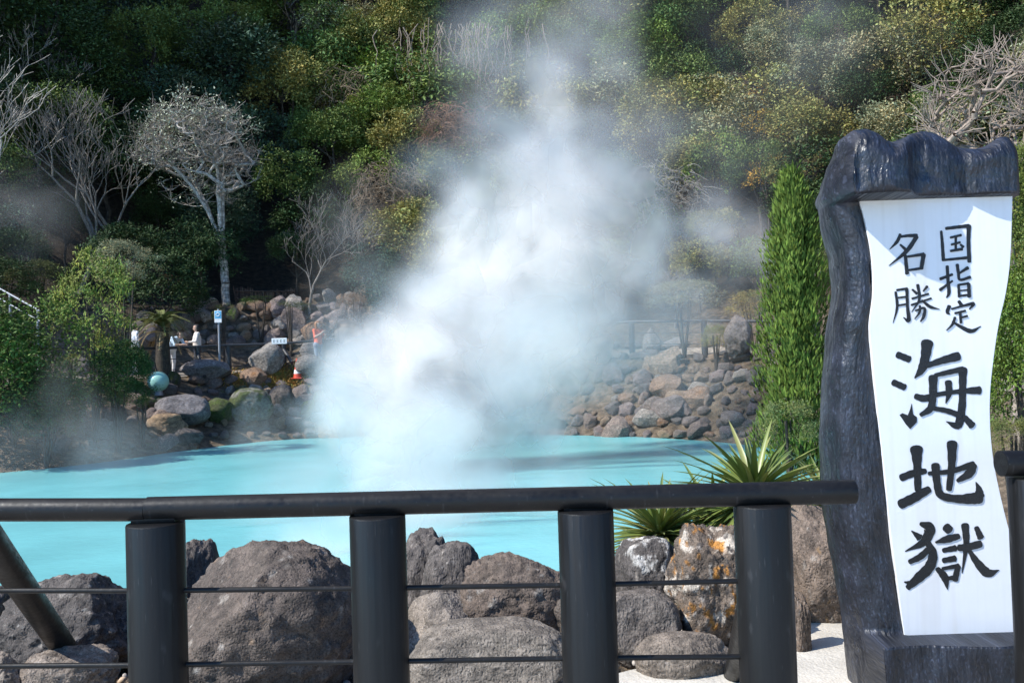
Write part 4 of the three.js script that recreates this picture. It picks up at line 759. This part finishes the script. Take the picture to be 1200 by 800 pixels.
  shrub('bush', 'low yellow-green bush at the foot of the hedge behind the sign', 1185, 520, 9, 30, 30, leafMat(0.13, 0.14, 0.04), feather);
  // conifer: upright sprays packed round a spire
  const S = new Soup(), dir = V(), up = V(), q = V();
  for (let i = 0; i < 3000; i++) {
    const h = Math.pow(rnd(), 0.8), a = rr(0, 6.28), lob = clamp(1 + 2.8 * fbm(Math.cos(a) * 1.9, h * 9, Math.sin(a) * 1.5, 2), 0.55, 1.35), R = 0.78 * Math.pow(1 - h, 0.5) * lob * (h < 0.08 ? 0.7 : 1), r = R * Math.pow(rnd(), 0.35), b = rr(0.7, 1.3);
    q.set(Math.cos(a) * r, h * 4.3 + 0.1, Math.sin(a) * r);
    for (let k = 0; k < 8; k++) { dir.set(Math.cos(a) * 0.5 + gauss() * 0.3, 0.85, Math.sin(a) * 0.35 + gauss() * 0.3).normalize(); up.set(Math.cos(a), 0.3, Math.sin(a)).add(V(gauss() * 0.4, 0, gauss() * 0.4)).normalize(); const p = q.clone().add(V(gauss() * 0.06, gauss() * 0.07, gauss() * 0.06)); const s = rr(0.07, 0.13), bb = b * rr(0.75, 1.25); leaf(S, p, dir, up, s, s * 0.32, [bb * 1.05, bb, bb * 0.8]); }
  }
  const c0 = at(938, 500, 16), fy = landHeight(c0.x, c0.z);
  const cf = thing('conifer', 'bright green columnar conifer standing beside the sign', 'tree', V(c0.x, fy, c0.z));
  const fo = part(cf, 'foliage', S.build(), leafMat(0.095, 0.145, 0.028, 0.6)); const topY = at(945, 208, 16).y; fo.scale.y = (topY - fy) / 4.4;
  part(cf, 'trunk', tubeBetween(V(0, -0.1, 0), V(0, 3, 0), 0.07, 0.03, 8), darkBark);
}
// ---------------------------------------------------------------- spiky plants by the near bank, leaf by leaf
{
  reseed(720);
  const blade = (len, w) => { const P = [], I = [], n = 7; for (let i = 0; i <= n; i++) { const t = i / n, ww = w * (t < 0.2 ? 0.6 + 2 * t : 1) * Math.pow(1 - t, 0.55) / 2, y = -0.25 * len * t * t; P.push(-ww, y + ww * 0.55, t * len, 0, y, t * len, ww, y + ww * 0.55, t * len); if (i < n) { const a = i * 3; I.push(a, a + 3, a + 1, a + 1, a + 3, a + 4, a + 1, a + 4, a + 2, a + 2, a + 4, a + 5); } } const g = new THREE.BufferGeometry(); g.setAttribute('position', new THREE.Float32BufferAttribute(P, 3)); g.setIndex(I); g.computeVertexNormals(); return g; };
  const blades = [blade(0.42, 0.042), blade(0.36, 0.038), blade(0.5, 0.044), blade(0.32, 0.036)];
  const greens = [[0.16, 0.21, 0.045], [0.21, 0.25, 0.06], [0.12, 0.17, 0.04], [0.28, 0.28, 0.09]].map(([r, g, b]) => new THREE.MeshPhysicalMaterial({ color: C(r, g, b), roughness: 0.42, side: THREE.DoubleSide, transmission: 0.25, thickness: 0 }));
  const dry = new THREE.MeshStandardMaterial({ color: C(0.32, 0.22, 0.11), roughness: 0.9, side: THREE.DoubleSide });
  function rosette(label, px, py, D, n, size, lift) {
    const c = at(px, py, D), t = thing('spiky_plant', label, 'plant', V(c.x, c.y, c.z), 'sword-leaved plants behind the fence');
    const foot = landHeight(c.x, c.z);
    part(t, 'stem', tubeBetween(V(0, foot - c.y - 0.05, 0), V(0, 0.08, 0), 0.05, 0.045, 10), darkBark);
    for (let i = 0; i < n; i++) { const a = i * 2.39996, e = lerp(1.2, -0.2, Math.pow(i / n, 0.7)) + gauss() * 0.1, o = part(t, 'leaf', pick(blades), i > n - 8 && rnd() < 0.6 ? dry : pick(greens)); o.rotation.order = 'YXZ'; o.rotation.set(-e, a + gauss() * 0.1, gauss() * 0.2); o.scale.setScalar(size * rr(0.85, 1.15)); o.position.y = 0.06 * (1 - i / n); }
  }
  rosette('large spiky plant with sword leaves fanning out above the rail by the sign', 886, 594, 5.7, 270, 1.22, 0);
  rosette('lower spiky plant with narrow leaves over the white crusted boulder', 774, 636, 5.8, 220, 1.1, 0);
  rosette('spiky plant filling the gap between the two larger ones', 838, 624, 6.0, 180, 1.05, 0);
  rosette('pale spiky plant half hidden behind the sign', 966, 592, 6.4, 120, 1.0, 0);
}

{ // rusty and olive creeping cover on the bank below the left railing
  reseed(745);
  const S = new Soup(), dir = V(), up = V(0, 1, 0);
  for (let i = 0; i < 1500; i++) {
    const px = 312 + gauss() * 26, py = 445 + gauss() * 7, { p } = ground(px, py, 20), k = rnd() < 0.6 ? [0.38, 0.21, 0.06] : [0.2, 0.19, 0.05], b = rr(0.7, 1.3);
    for (let j = 0; j < 5; j++) { dir.set(gauss(), 0.6 + rnd(), gauss()).normalize(); up.set(gauss() * 0.5, 1, gauss() * 0.5).normalize(); leaf(S, p.clone().add(V(gauss() * 0.05, rr(-0.02, 0.06), gauss() * 0.05)), dir, up, rr(0.06, 0.12), 0.035, k.map((c) => c * b)); }
  }
  stuff('creeping_cover', new THREE.Mesh(S.build(), leafMat(1, 1, 1, 0.8)), 'rusty and olive creeping plants over the bank below the left railing', 'ground cover');
}
// ---------------------------------------------------------------- visitors on the far path
function netMesh(f, lo, hi, h) {   // surface nets over a distance field
  const n = [0, 1, 2].map((k) => Math.ceil((hi[k] - lo[k]) / h) + 1), id = (x, y, z) => (z * n[1] + y) * n[0] + x, val = new Float32Array(n[0] * n[1] * n[2]);
  for (let z = 0; z < n[2]; z++) for (let y = 0; y < n[1]; y++) for (let x = 0; x < n[0]; x++) val[id(x, y, z)] = f(lo[0] + x * h, lo[1] + y * h, lo[2] + z * h);
  const P = [], cell = new Int32Array(val.length).fill(-1), I = [];
  for (let z = 0; z < n[2] - 1; z++) for (let y = 0; y < n[1] - 1; y++) for (let x = 0; x < n[0] - 1; x++) {
    let c = 0, sx = 0, sy = 0, sz = 0; const co = []; for (let k = 0; k < 8; k++) co.push(val[id(x + (k & 1), y + (k >> 1 & 1), z + (k >> 2))]);
    for (let a = 0; a < 8; a++) for (const b of [a | 1, a | 2, a | 4]) if (b !== a && (co[a] < 0) !== (co[b] < 0)) { const t = co[a] / (co[a] - co[b]); sx += lerp(a & 1, b & 1, t); sy += lerp(a >> 1 & 1, b >> 1 & 1, t); sz += lerp(a >> 2, b >> 2, t); c++; }
    if (c) { cell[id(x, y, z)] = P.length / 3; P.push(lo[0] + (x + sx / c) * h, lo[1] + (y + sy / c) * h, lo[2] + (z + sz / c) * h); }
  }
  const quad = (a, b, c, d, flip) => { if (a < 0 || b < 0 || c < 0 || d < 0) return; flip ? I.push(a, c, b, a, d, c) : I.push(a, b, c, a, c, d); };
  for (let z = 1; z < n[2] - 1; z++) for (let y = 1; y < n[1] - 1; y++) for (let x = 1; x < n[0] - 1; x++) {
    const v = val[id(x, y, z)] < 0;
    if (v !== val[id(x + 1, y, z)] < 0) quad(cell[id(x, y - 1, z - 1)], cell[id(x, y, z - 1)], cell[id(x, y, z)], cell[id(x, y - 1, z)], !v);
    if (v !== val[id(x, y + 1, z)] < 0) quad(cell[id(x - 1, y, z - 1)], cell[id(x - 1, y, z)], cell[id(x, y, z)], cell[id(x, y, z - 1)], !v);
    if (v !== val[id(x, y, z + 1)] < 0) quad(cell[id(x - 1, y - 1, z)], cell[id(x, y - 1, z)], cell[id(x, y, z)], cell[id(x - 1, y, z)], !v);
  }
  return { P, I };
}
const clothTone = texture(256, (u, v) => { const q = 0.92 + 0.16 * tile(u, v, 9, 4, 151); return [q, q, q]; }, true);
const skinCloth = new THREE.MeshStandardMaterial({ vertexColors: true, roughness: 0.85 });
function person(label, pos, turn, J, col, hair) {
  const t = thing('person', label, 'person', pos, 'visitors on the far path'); t.rotation.y = turn;
  const { skin, top, legs, shoe } = col, B = [], j = (k) => J[k], bone = (a, b, ra, rb, c) => B.push([j(a), j(b), ra, rb, c]);
  for (const s of ['L', 'R']) { bone('hip' + s, 'knee' + s, 0.088, 0.062, legs); bone('knee' + s, 'ankle' + s, 0.06, 0.043, legs); bone('ankle' + s, 'toe' + s, 0.045, 0.036, shoe); bone('sh' + s, 'el' + s, 0.056, 0.044, top); bone('el' + s, 'wr' + s, 0.042, 0.03, col.sleeve ?? skin); bone('wr' + s, 'hand' + s, 0.03, 0.033, skin); bone('sh' + s, 'chest', 0.06, 0.11, top); }
  bone('pelvis', 'chest', 0.135, 0.135, top); bone('hipL', 'hipR', 0.11, 0.11, legs); bone('chest', 'neck', 0.11, 0.06, top); bone('neck', 'head', 0.05, 0.055, skin);
  const hd = j('head'), fw = (J.face ?? V(0, 0, 1)).clone().normalize();
  B.push([hd.clone().add(V(0, -0.03, 0)).addScaledVector(fw, 0.012), hd.clone().add(V(0, 0.035, 0)), 0.078, 0.092, skin]); B.push([hd.clone().addScaledVector(fw, 0.085), hd.clone().addScaledVector(fw, 0.098).add(V(0, -0.025, 0)), 0.012, 0.016, skin]);
  const pa = V(), ba = V(), q = V(), dist = (b, x, y, z) => { pa.set(x, y, z).sub(b[0]); ba.copy(b[1]).sub(b[0]); const h = clamp(pa.dot(ba) / ba.lengthSq(), 0, 1); return q.copy(pa).addScaledVector(ba, -h).length() - lerp(b[2], b[3], h); };
  const box = new THREE.Box3(); for (const b of B) { box.expandByPoint(b[0]); box.expandByPoint(b[1]); } box.expandByScalar(0.18);
  const { P, I } = netMesh((x, y, z) => { let d = 1e3; for (const b of B) { const e = dist(b, x, y, z), k = 0.028, h = clamp(0.5 + 0.5 * (d - e) / k, 0, 1); d = lerp(d, e, h) - k * h * (1 - h); } return d; }, box.min.toArray(), box.max.toArray(), 0.02);
  const Cc = []; for (let i = 0; i < P.length; i += 3) { let best = 1e3, c = top; for (const b of B) { const e = dist(b, P[i], P[i + 1], P[i + 2]); if (e < best) { best = e; c = b[4]; } } Cc.push(...c); }
  let g = new THREE.BufferGeometry(); g.setAttribute('position', new THREE.Float32BufferAttribute(P, 3)); g.setAttribute('color', new THREE.Float32BufferAttribute(Cc, 3)); g.setIndex(I); g.computeVertexNormals();
  // fingers, eyes and mouth join the body's one mesh
  const F2 = new Limbs(), cols = [];
  for (const s of ['L', 'R']) { const w = j('wr' + s), h = j('hand' + s), d = h.clone().sub(w).normalize(), sd = d.clone().cross(V(0.2, 1, 0.1)).normalize(), dn = d.clone().cross(sd); for (let k = 0; k < 5; k++) { const o = k < 4 ? h.clone().addScaledVector(sd, (k - 1.5) * 0.019).addScaledVector(d, 0.015) : w.clone().lerp(h, 0.4).addScaledVector(sd, -0.03), L = [0.035, 0.042, 0.04, 0.03, 0.03][k], a = o.clone().addScaledVector(d, L).addScaledVector(dn, 0.008).addScaledVector(sd, k === 4 ? -0.02 : 0), e = a.clone().addScaledVector(d, L * 0.6).addScaledVector(dn, 0.022); F2.path([o, a, e], 0.0095, 0.007, 5); } }
  const nf = F2.p.length / 3; for (let i = 0; i < nf; i++) cols.push(...skin);
  const up = V(0, 1, 0), side = up.clone().cross(fw).normalize();
  for (const s of [-1, 1]) { const e = hd.clone().addScaledVector(side, s * 0.032).addScaledVector(fw, 0.079).add(V(0, 0.018, 0)); F2.seg(e, e.clone().addScaledVector(fw, 0.012), 0.012, 0.009, 6); }
  { const m = hd.clone().addScaledVector(fw, 0.085).add(V(0, -0.048, 0)); F2.seg(m.clone().addScaledVector(side, -0.022), m.clone().addScaledVector(side, 0.022), 0.007, 0.007, 5); }
  const nm = F2.p.length / 3 - nf; for (let i = 0; i < nm; i++) cols.push(...(i < nm - 12 ? [0.02, 0.015, 0.012] : [0.35, 0.13, 0.1]));
  const fg = F2.build(); fg.deleteAttribute('uv'); fg.setAttribute('color', new THREE.Float32BufferAttribute(cols, 3));
  part(t, 'body', mergeGeometries([g, fg]), skinCloth);
  // hair wraps the back and top of the head
  const hg = new THREE.SphereGeometry(1, 26, 20), hp = hg.attributes.position, v = V();
  for (let i = 0; i < hp.count; i++) { v.fromBufferAttribute(hp, i); const f = v.dot(fw), low = v.y < -0.1 ? (hair.long ?? 0) : 0; let r = 0.112 + 0.012 * fbm(v.x * 5, v.y * 3, v.z * 5, 2); if (f > 0.25 && v.y < 0.55) r = 0.06; v.multiplyScalar(r); if (low && f < 0.25) v.y -= low * clamp(-v.y / 0.11, 0, 1); hp.setXYZ(i, v.x, v.y, v.z); }
  hg.computeVertexNormals(); const hm = part(t, 'hair', hg, new THREE.MeshStandardMaterial({ color: C(...hair.color), roughness: 0.6 })); hm.position.copy(hd).add(V(0, 0.028, 0)).addScaledVector(fw, -0.018);
  return t;
}
const standing = () => ({ hipL: V(-0.095, 0.88, 0), hipR: V(0.095, 0.88, 0), kneeL: V(-0.1, 0.47, 0.02), kneeR: V(0.1, 0.47, 0.02), ankleL: V(-0.1, 0.07, -0.02), ankleR: V(0.1, 0.07, -0.02), toeL: V(-0.11, 0.035, 0.13), toeR: V(0.11, 0.035, 0.13), pelvis: V(0, 0.98, 0), chest: V(0, 1.25, 0), neck: V(0, 1.44, 0.0), head: V(0, 1.57, 0.02), shL: V(-0.17, 1.38, 0), shR: V(0.17, 1.38, 0), elL: V(-0.22, 1.1, -0.02), elR: V(0.22, 1.1, -0.02), wrL: V(-0.22, 0.86, 0.06), wrR: V(0.22, 0.86, 0.06), handL: V(-0.22, 0.78, 0.09), handR: V(0.22, 0.78, 0.09), face: V(0, 0, 1) });
const SKIN = [0.5, 0.31, 0.22];
const spot = (px, D) => { const p = at(px, 420, D); return V(p.x, landHeight(p.x, p.z) + 0.03, p.z); };
{
  // leaning forward over the railing, in pale blue and white
  const a = { ...standing(), pelvis: V(0, 0.97, -0.02), chest: V(0, 1.16, 0.2), neck: V(0, 1.26, 0.36), head: V(0, 1.31, 0.47), shL: V(-0.17, 1.23, 0.29), shR: V(0.17, 1.23, 0.29), elL: V(-0.2, 1.0, 0.42), elR: V(0.2, 1.0, 0.42), wrL: V(-0.08, 1.0, 0.62), wrR: V(0.1, 1.0, 0.62), handL: V(-0.02, 1.0, 0.68), handR: V(0.04, 1.0, 0.68), face: V(0, -0.3, 1) };
  person('person in pale blue shirt and white trousers bending forward at the far railing', spot(200, 28.3), 1.1, a, { skin: SKIN, top: [0.52, 0.64, 0.74], legs: [0.72, 0.7, 0.69], shoe: [0.2, 0.18, 0.17] }, { color: [0.05, 0.035, 0.025] });
  const b = { ...standing(), elL: V(-0.22, 1.12, 0.08), wrL: V(-0.1, 1.1, 0.3), handL: V(-0.05, 1.12, 0.36), elR: V(0.22, 1.12, 0.08), wrR: V(0.1, 1.1, 0.3), handR: V(0.05, 1.12, 0.36) };
  person('dark-haired person in cream blouse and dark trousers facing the bending visitor', spot(231, 28.8), -1.0, b, { skin: SKIN, top: [0.66, 0.58, 0.52], legs: [0.05, 0.055, 0.08], shoe: [0.1, 0.1, 0.1], sleeve: [0.66, 0.58, 0.52] }, { color: [0.02, 0.016, 0.014], long: 0.1 });
  person('person in a loose white shirt half hidden behind the feathery tree', spot(158, 28.2), 2.4, standing(), { skin: SKIN, top: [0.78, 0.78, 0.8], legs: [0.5, 0.48, 0.46], shoe: [0.1, 0.1, 0.1], sleeve: [0.78, 0.78, 0.8] }, { color: [0.03, 0.02, 0.015] });
  const d = { ...standing(), elL: V(-0.24, 1.14, 0.1), wrL: V(-0.1, 1.28, 0.28), handL: V(-0.04, 1.34, 0.31), elR: V(0.24, 1.14, 0.1), wrR: V(0.1, 1.28, 0.28), handR: V(0.04, 1.34, 0.31), face: V(0.3, 0.1, 1) };
  person('person in an orange top with reddish hair raising both hands to the chest', spot(373, 29.2), 1.0, d, { skin: SKIN, top: [0.7, 0.13, 0.06], legs: [0.22, 0.24, 0.28], shoe: [0.2, 0.2, 0.2] }, { color: [0.3, 0.13, 0.05], long: 0.12 });
}
// ---------------------------------------------------------------- small things on the far bank
{
  const white = new THREE.MeshStandardMaterial({ color: C(0.75, 0.75, 0.74), roughness: 0.6 }), red = new THREE.MeshStandardMaterial({ color: C(0.6, 0.07, 0.03), roughness: 0.5 }), steel = new THREE.MeshStandardMaterial({ color: C(0.3, 0.31, 0.33), roughness: 0.6, metalness: 0.2 });
  const p = at(348, 424, 28.9), y = landHeight(p.x, p.z) + 0.03, cone = thing('traffic_cone', 'orange and white striped traffic cone on the far path', 'cone', V(p.x, y, p.z));
  part(cone, 'base', new RoundedBoxGeometry(0.36, 0.03, 0.36, 2, 0.01).translate(0, 0.016, 0), red);
  const prof = [[0, 0.15], [0.14, 0.128], [0.28, 0.1], [0.42, 0.073], [0.54, 0.05], [0.66, 0.03]];
  for (let i = 0; i < prof.length - 1; i++) part(cone, i % 2 ? 'white_band' : 'orange_band', new THREE.CylinderGeometry(prof[i + 1][1], prof[i][1], prof[i + 1][0] - prof[i][0], 20, 1, i < 4).translate(0, 0.03 + (prof[i][0] + prof[i + 1][0]) / 2, 0), i % 2 ? white : red);
  // globe
  const gp = ground(185, 458, 20), gl = at(185, 447, gp.D - 0.2), globe = thing('globe', 'pale turquoise globe resting among the rocks and plants', 'globe', gl);
  part(globe, 'ball', new THREE.SphereGeometry(0.31, 40, 28), new THREE.MeshPhysicalMaterial({ color: C(0.3, 0.55, 0.47), roughness: 0.35, clearcoat: 0.4 }));
  part(globe, 'collar', new THREE.CylinderGeometry(0.12, 0.14, Math.max(0.1, gl.y - landHeight(gl.x, gl.z) - 0.26), 16).translate(0, -0.29 - Math.max(0.1, gl.y - landHeight(gl.x, gl.z) - 0.26) / 2 + 0.03, 0), steel);
  // blue and white notice on a post
  const q = at(256, 380, 28.3), ny = landHeight(q.x, q.z), nt = thing('notice', 'small blue and white notice on a grey post behind the far railing', 'sign', V(q.x, ny, q.z));
  part(nt, 'post', tubeBetween(V(0, -0.05, 0), V(0, at(256, 362, 28.3).y - ny, 0), 0.035, 0.035, 10), steel);
  const tb = part(nt, 'panel', new RoundedBoxGeometry(0.24, 0.4, 0.02, 2, 0.008), white); tb.position.set(0, at(256, 371, 28.3).y - ny, 0.05);
  const blue = part(tb, 'blue_field', new RoundedBoxGeometry(0.21, 0.25, 0.006, 2, 0.003), new THREE.MeshStandardMaterial({ color: C(0.12, 0.4, 0.6), roughness: 0.5 })); blue.position.set(0, 0.06, 0.012);
  const ring = part(tb, 'pictogram', new THREE.TorusGeometry(0.055, 0.014, 8, 24), white); ring.position.set(0, 0.07, 0.018);
  // plaque hung on the railing
  const pl = at(327, 399.5, 28.05), pq = thing('plaque', 'small white plaque with dark lettering on the far railing', 'sign', pl);
  part(pq, 'panel', new RoundedBoxGeometry(0.5, 0.19, 0.02, 2, 0.008), white);
  const cv = document.createElement('canvas'); cv.width = 128; cv.height = 48; 
  for (let i = 0; i < 4; i++) for (const [dx, dy, w, h] of [[-0.035, 0.03, 0.075, 0.012], [-0.035, -0.035, 0.075, 0.012], [-0.005, 0, 0.014, 0.085]]) { const s = part(pq, 'character', new THREE.BoxGeometry(w, h, 0.003), farBlack); s.position.set(-0.17 + i * 0.113 + dx + (w > 0.03 ? 0.035 : 0), dy, 0.0125); }
  // sloping steel handrail by the hedges
  const h = thing('handrail', 'sloping grey steel handrail beside the clipped hedges', 'handrail', V(0, 0, 0)), a = at(-30, 322, 25.5), b = at(46, 364, 24.5);
  part(h, 'rail', tubeBetween(a, b, 0.026, 0.026, 12), steel); part(h, 'rail', tubeBetween(a.clone().add(V(0, -0.3, 0)), b.clone().add(V(0, -0.3, 0)), 0.02, 0.02, 12), steel);
  for (const t of [0.15, 0.55, 0.97]) { const k = a.clone().lerp(b, t); part(h, 'post', tubeBetween(V(k.x, landHeight(k.x, k.z) - 0.1, k.z), k, 0.035, 0.035, 10), steel); }
  // brushwood fence on the terrace
  reseed(760);
  const l = at(276, 347, 34.8), r = at(345, 347, 35.4), bf = thing('brushwood_fence', 'low brown brushwood fence on the terrace beside the white trunk', 'fence', V((l.x + r.x) / 2, landHeight((l.x + r.x) / 2, l.z), l.z)), tw = [barkMat(0.16, 0.1, 0.075), barkMat(0.21, 0.14, 0.1)];
  for (let i = 0; i < 46; i++) { const t = i / 45, w = l.clone().lerp(r, t), y0 = landHeight(w.x, w.z); part(bf, 'stake', tubeBetween(V(w.x - bf.position.x + gauss() * 0.01, y0 - bf.position.y - 0.1, w.z - bf.position.z + gauss() * 0.02), V(w.x - bf.position.x + gauss() * 0.03, y0 - bf.position.y + rr(0.6, 0.72), w.z - bf.position.z + gauss() * 0.03), 0.035, 0.028, 6), pick(tw)); }
  for (const k of [0.2, 0.5]) part(bf, 'crosspiece', tubeBetween(V(l.x - bf.position.x, landHeight(l.x, l.z) - bf.position.y + k, l.z - bf.position.z + 0.05), V(r.x - bf.position.x, landHeight(r.x, r.z) - bf.position.y + k, r.z - bf.position.z + 0.05), 0.03, 0.03, 8), tw[0]);
  // cycad
  const cy = at(190, 402, 26.6), cyy = landHeight(cy.x, cy.z), cd = thing('cycad', 'cycad with a rosette of arching fronds in front of the far railing', 'plant', V(cy.x, cyy, cy.z)), ch = at(190, 384, 26.6).y - cyy;
  part(cd, 'trunk', tubeBetween(V(0, -0.1, 0), V(0, ch, 0), 0.24, 0.2, 12), darkBark);
  const frond = (L, drop) => { const S = new Soup(), T = []; for (let i = 0; i <= 16; i++) { const t = i / 16; T.push(V(0, 0.35 * L * Math.sin(t * 2.2) - drop * t * t, L * t * 0.95)); } for (let i = 1; i < 16; i++) { const d = T[i + 1].clone().sub(T[i - 1]).normalize(); for (const s of [-1, 1]) for (const o of i < 15 ? [0, 0.5] : [0]) { const base = T[i].clone().lerp(T[i + 1] ?? T[i], o), dir = V(s, 0.25, 0).addScaledVector(d, 0.7).normalize(); leaf(S, base, dir, V(0, 1, 0.2).normalize(), 0.19 * Math.sin(Math.PI * (0.15 + 0.8 * i / 16)), 0.03, [1, 1, 1]); } { const w0 = V(0.014, 0, 0); S.tri(T[i - 1].clone().sub(w0), T[i - 1].clone().add(w0), T[i].clone().add(w0), [1, 1, 1]); S.tri(T[i - 1].clone().sub(w0), T[i].clone().add(w0), T[i].clone().sub(w0), [1, 1, 1]); } } return S.build(); };
  const fg = [frond(0.95, 0.25), frond(0.85, 0.45), frond(0.9, 0.8)], cg = leafMat(0.16, 0.17, 0.055, 0.5), ct = leafMat(0.42, 0.3, 0.15, 0.8);
  for (let i = 0; i < 46; i++) { const dead = i > 34, o = part(cd, 'frond', dead ? fg[2] : pick(fg), dead ? ct : cg); o.rotation.order = 'YXZ'; o.rotation.set(dead ? rr(-0.5, 0.3) : -rr(0, 0.85), i * 2.4, 0); o.position.y = ch - (dead ? rr(0, 0.4) : 0); }
}
// ---------------------------------------------------------------- steam: thousands of thin curled veils of droplets filling the plume's volume
{
  reseed(77);
  const P = [], N = [], A = [], I = [];
  const q = new THREE.Quaternion(), e = new THREE.Euler(), v = V(), SEG = 18, RINGS = 8;
  function veil(c, R, alpha) {
    const base = P.length / 3;
    // veils hang across the valley, each turned its own way
    q.setFromUnitVectors(V(0, 0, 1), V(gauss() * 0.3, gauss() * 0.28, 1).normalize());
    const n = V(0,0,1).applyQuaternion(q);
    const k1 = rr(-0.12, 0.12), k2 = rr(-0.12, 0.12), ph = rr(0, 6.28), sx = rr(0.8, 1.25), o1 = rr(-50, 50);
    const add = (r, t, a) => {
      const w = 1 + 0.2 * Math.sin(2 * t + ph) + 0.12 * Math.sin(3 * t - ph * 2);
      const x = r * Math.cos(t) * w * sx, y = r * Math.sin(t) * w / sx;
      v.set(x, y, k1 * x * x + k2 * y * y + 0.1 * x * y).multiplyScalar(R).applyQuaternion(q).add(c);
      if (v.y < -0.595) v.y = -0.595 + 0.02 * r;
      P.push(v.x, v.y, v.z);
      a *= clamp(1 + 2.0 * fbm(v.x * 1.0 + o1, v.y * 1.0, v.z * 1.0, 3), 0.15, 1.7);
      v.copy(n); N.push(v.x, v.y, v.z);
      A.push(1, 1, 1, Math.min(0.7, a * alpha));
    };
    add(0, 0, 1);
    for (let j = 1; j <= RINGS; j++) for (let i = 0; i < SEG; i++) { const r = j / RINGS; add(r, (i + 0.5 * j) / SEG * 6.28318, Math.pow(1 - r * r, 2.2)); }
    for (let i = 0; i < SEG; i++) {
      const i2 = (i + 1) % SEG;
      I.push(base, base + 1 + i, base + 1 + i2);
      for (let j = 1; j < RINGS; j++) { const a = base + 1 + (j - 1) * SEG, b = a + SEG; I.push(a + i, b + i, a + i2, a + i2, b + i, b + i2); }
    }
  }
  // [pixel x, pixel y, distance, radius in pixels x, y, veils, alpha]
  const PUFFS = [
    // dense base on the water
    [392, 470, 16.6, 40, 40, 10, 0.34], [365, 490, 16.4, 34, 26, 6, 0.18], [440, 450, 17, 56, 54, 25, 0.42], [495, 435, 17.4, 72, 72, 30, 0.4], [585, 430, 18, 80, 78, 22, 0.34], [655, 430, 18.6, 60, 74, 11, 0.26], [472, 410, 17, 46, 38, 14, 0.4], [640, 485, 18, 50, 30, 9, 0.26], [505, 488, 16.9, 66, 36, 12, 0.36], [570, 480, 17.4, 60, 36, 9, 0.32],
    // column
    [540, 345, 18, 64, 62, 20, 0.34], [620, 340, 18.5, 80, 70, 21, 0.33], [700, 335, 19, 66, 54, 11, 0.25], [555, 262, 18.5, 56, 60, 16, 0.3], [645, 255, 19, 80, 66, 19, 0.3],
    [635, 175, 19.5, 66, 70, 17, 0.26], [690, 190, 19.5, 66, 66, 12, 0.22], [640, 95, 20, 60, 56, 11, 0.21], [535, 215, 18.5, 42, 44, 8, 0.2],
    // right arm
    [765, 290, 19.5, 64, 42, 10, 0.21], [825, 280, 20, 56, 38, 9, 0.2], [868, 300, 20, 34, 34, 6, 0.18], [795, 345, 20, 60, 40, 8, 0.16], [730, 400, 19, 60, 55, 9, 0.16],
    // mist on the near water
    [440, 540, 14.5, 80, 34, 16, 0.3], [520, 585, 11.8, 76, 46, 15, 0.31], [440, 612, 10.5, 66, 42, 11, 0.28], [345, 640, 9, 70, 28, 7, 0.16], [530, 520, 15.5, 110, 26, 16, 0.3], [520, 660, 7.4, 46, 28, 5, 0.15], [650, 590, 12, 80, 50, 7, 0.14], [360, 560, 13, 80, 30, 7, 0.14],
    // thin drifting wisps
    [590, 45, 21, 80, 60, 8, 0.1], [670, 20, 22, 100, 50, 8, 0.1], [570, 120, 20.5, 60, 60, 6, 0.12], [745, 180, 20, 56, 90, 8, 0.12], [920, 110, 27, 110, 130, 6, 0.035], [985, 40, 28, 110, 80, 5, 0.035], [860, 200, 24, 90, 90, 4, 0.05],
    [40, 518, 18, 120, 30, 7, 0.05], [140, 530, 17, 110, 16, 6, 0.06], [15, 240, 28, 90, 70, 4, 0.05], [430, 300, 22, 60, 80, 5, 0.06], [320, 505, 18.5, 60, 26, 5, 0.06], [485, 325, 20, 46, 56, 6, 0.12],
    [810, 420, 19, 90, 80, 7, 0.08], [700, 470, 18.5, 60, 40, 6, 0.14], [880, 330, 20.5, 60, 50, 4, 0.07],
  ];
  for (const [px, py, D, sx, sy, n, a] of PUFFS) {
    const c = at(px, py, D), k = D / F;
    const put = (w, f, al) => {
      let x, y, z; do { x = gauss(); y = gauss(); z = gauss(); } while (x * x + y * y + z * z > 4);
      const p = V(c.x + x * sx * k * w, c.y + y * sy * k * w, c.z + z * Math.min(1, (sx + sy) * 0.4 * k));
      if (p.y < -0.45) p.y = -0.45 + rr(0, 0.3);
      veil(p, (Math.min(sx, sy) * 0.6 + Math.max(sx, sy) * 0.4) * k * f * rr(0.8, 1.25) + 0.15, Math.min(0.6, al * rr(0.75, 1.15)));
    };
    for (let i = 0; i < Math.round(n * (a > 0.2 ? 0.46 : a > 0.12 ? 0.55 : 0.75)); i++) put(0.5, 1.0, a > 0.2 ? a * 1.45 : a > 0.12 ? a * 1.2 : a);
  }
  const g = new THREE.BufferGeometry();
  g.setAttribute('position', new THREE.Float32BufferAttribute(P, 3)); g.setAttribute('normal', new THREE.Float32BufferAttribute(N, 3)); g.setAttribute('color', new THREE.Float32BufferAttribute(A, 4)); g.setIndex(I);
  const m = new THREE.MeshPhysicalMaterial({ color: C(0.97, 0.925, 0.885), vertexColors: true, transparent: true, opacity: 1, roughness: 1, transmission: 0.5, thickness: 0, specularIntensity: 0, side: THREE.DoubleSide, depthWrite: false });
  const o = new THREE.Mesh(g, m);
  stuff('steam', o, 'white steam rising in a billowing plume from the blue hot spring', 'steam');
}
renderer.render(scene, camera);
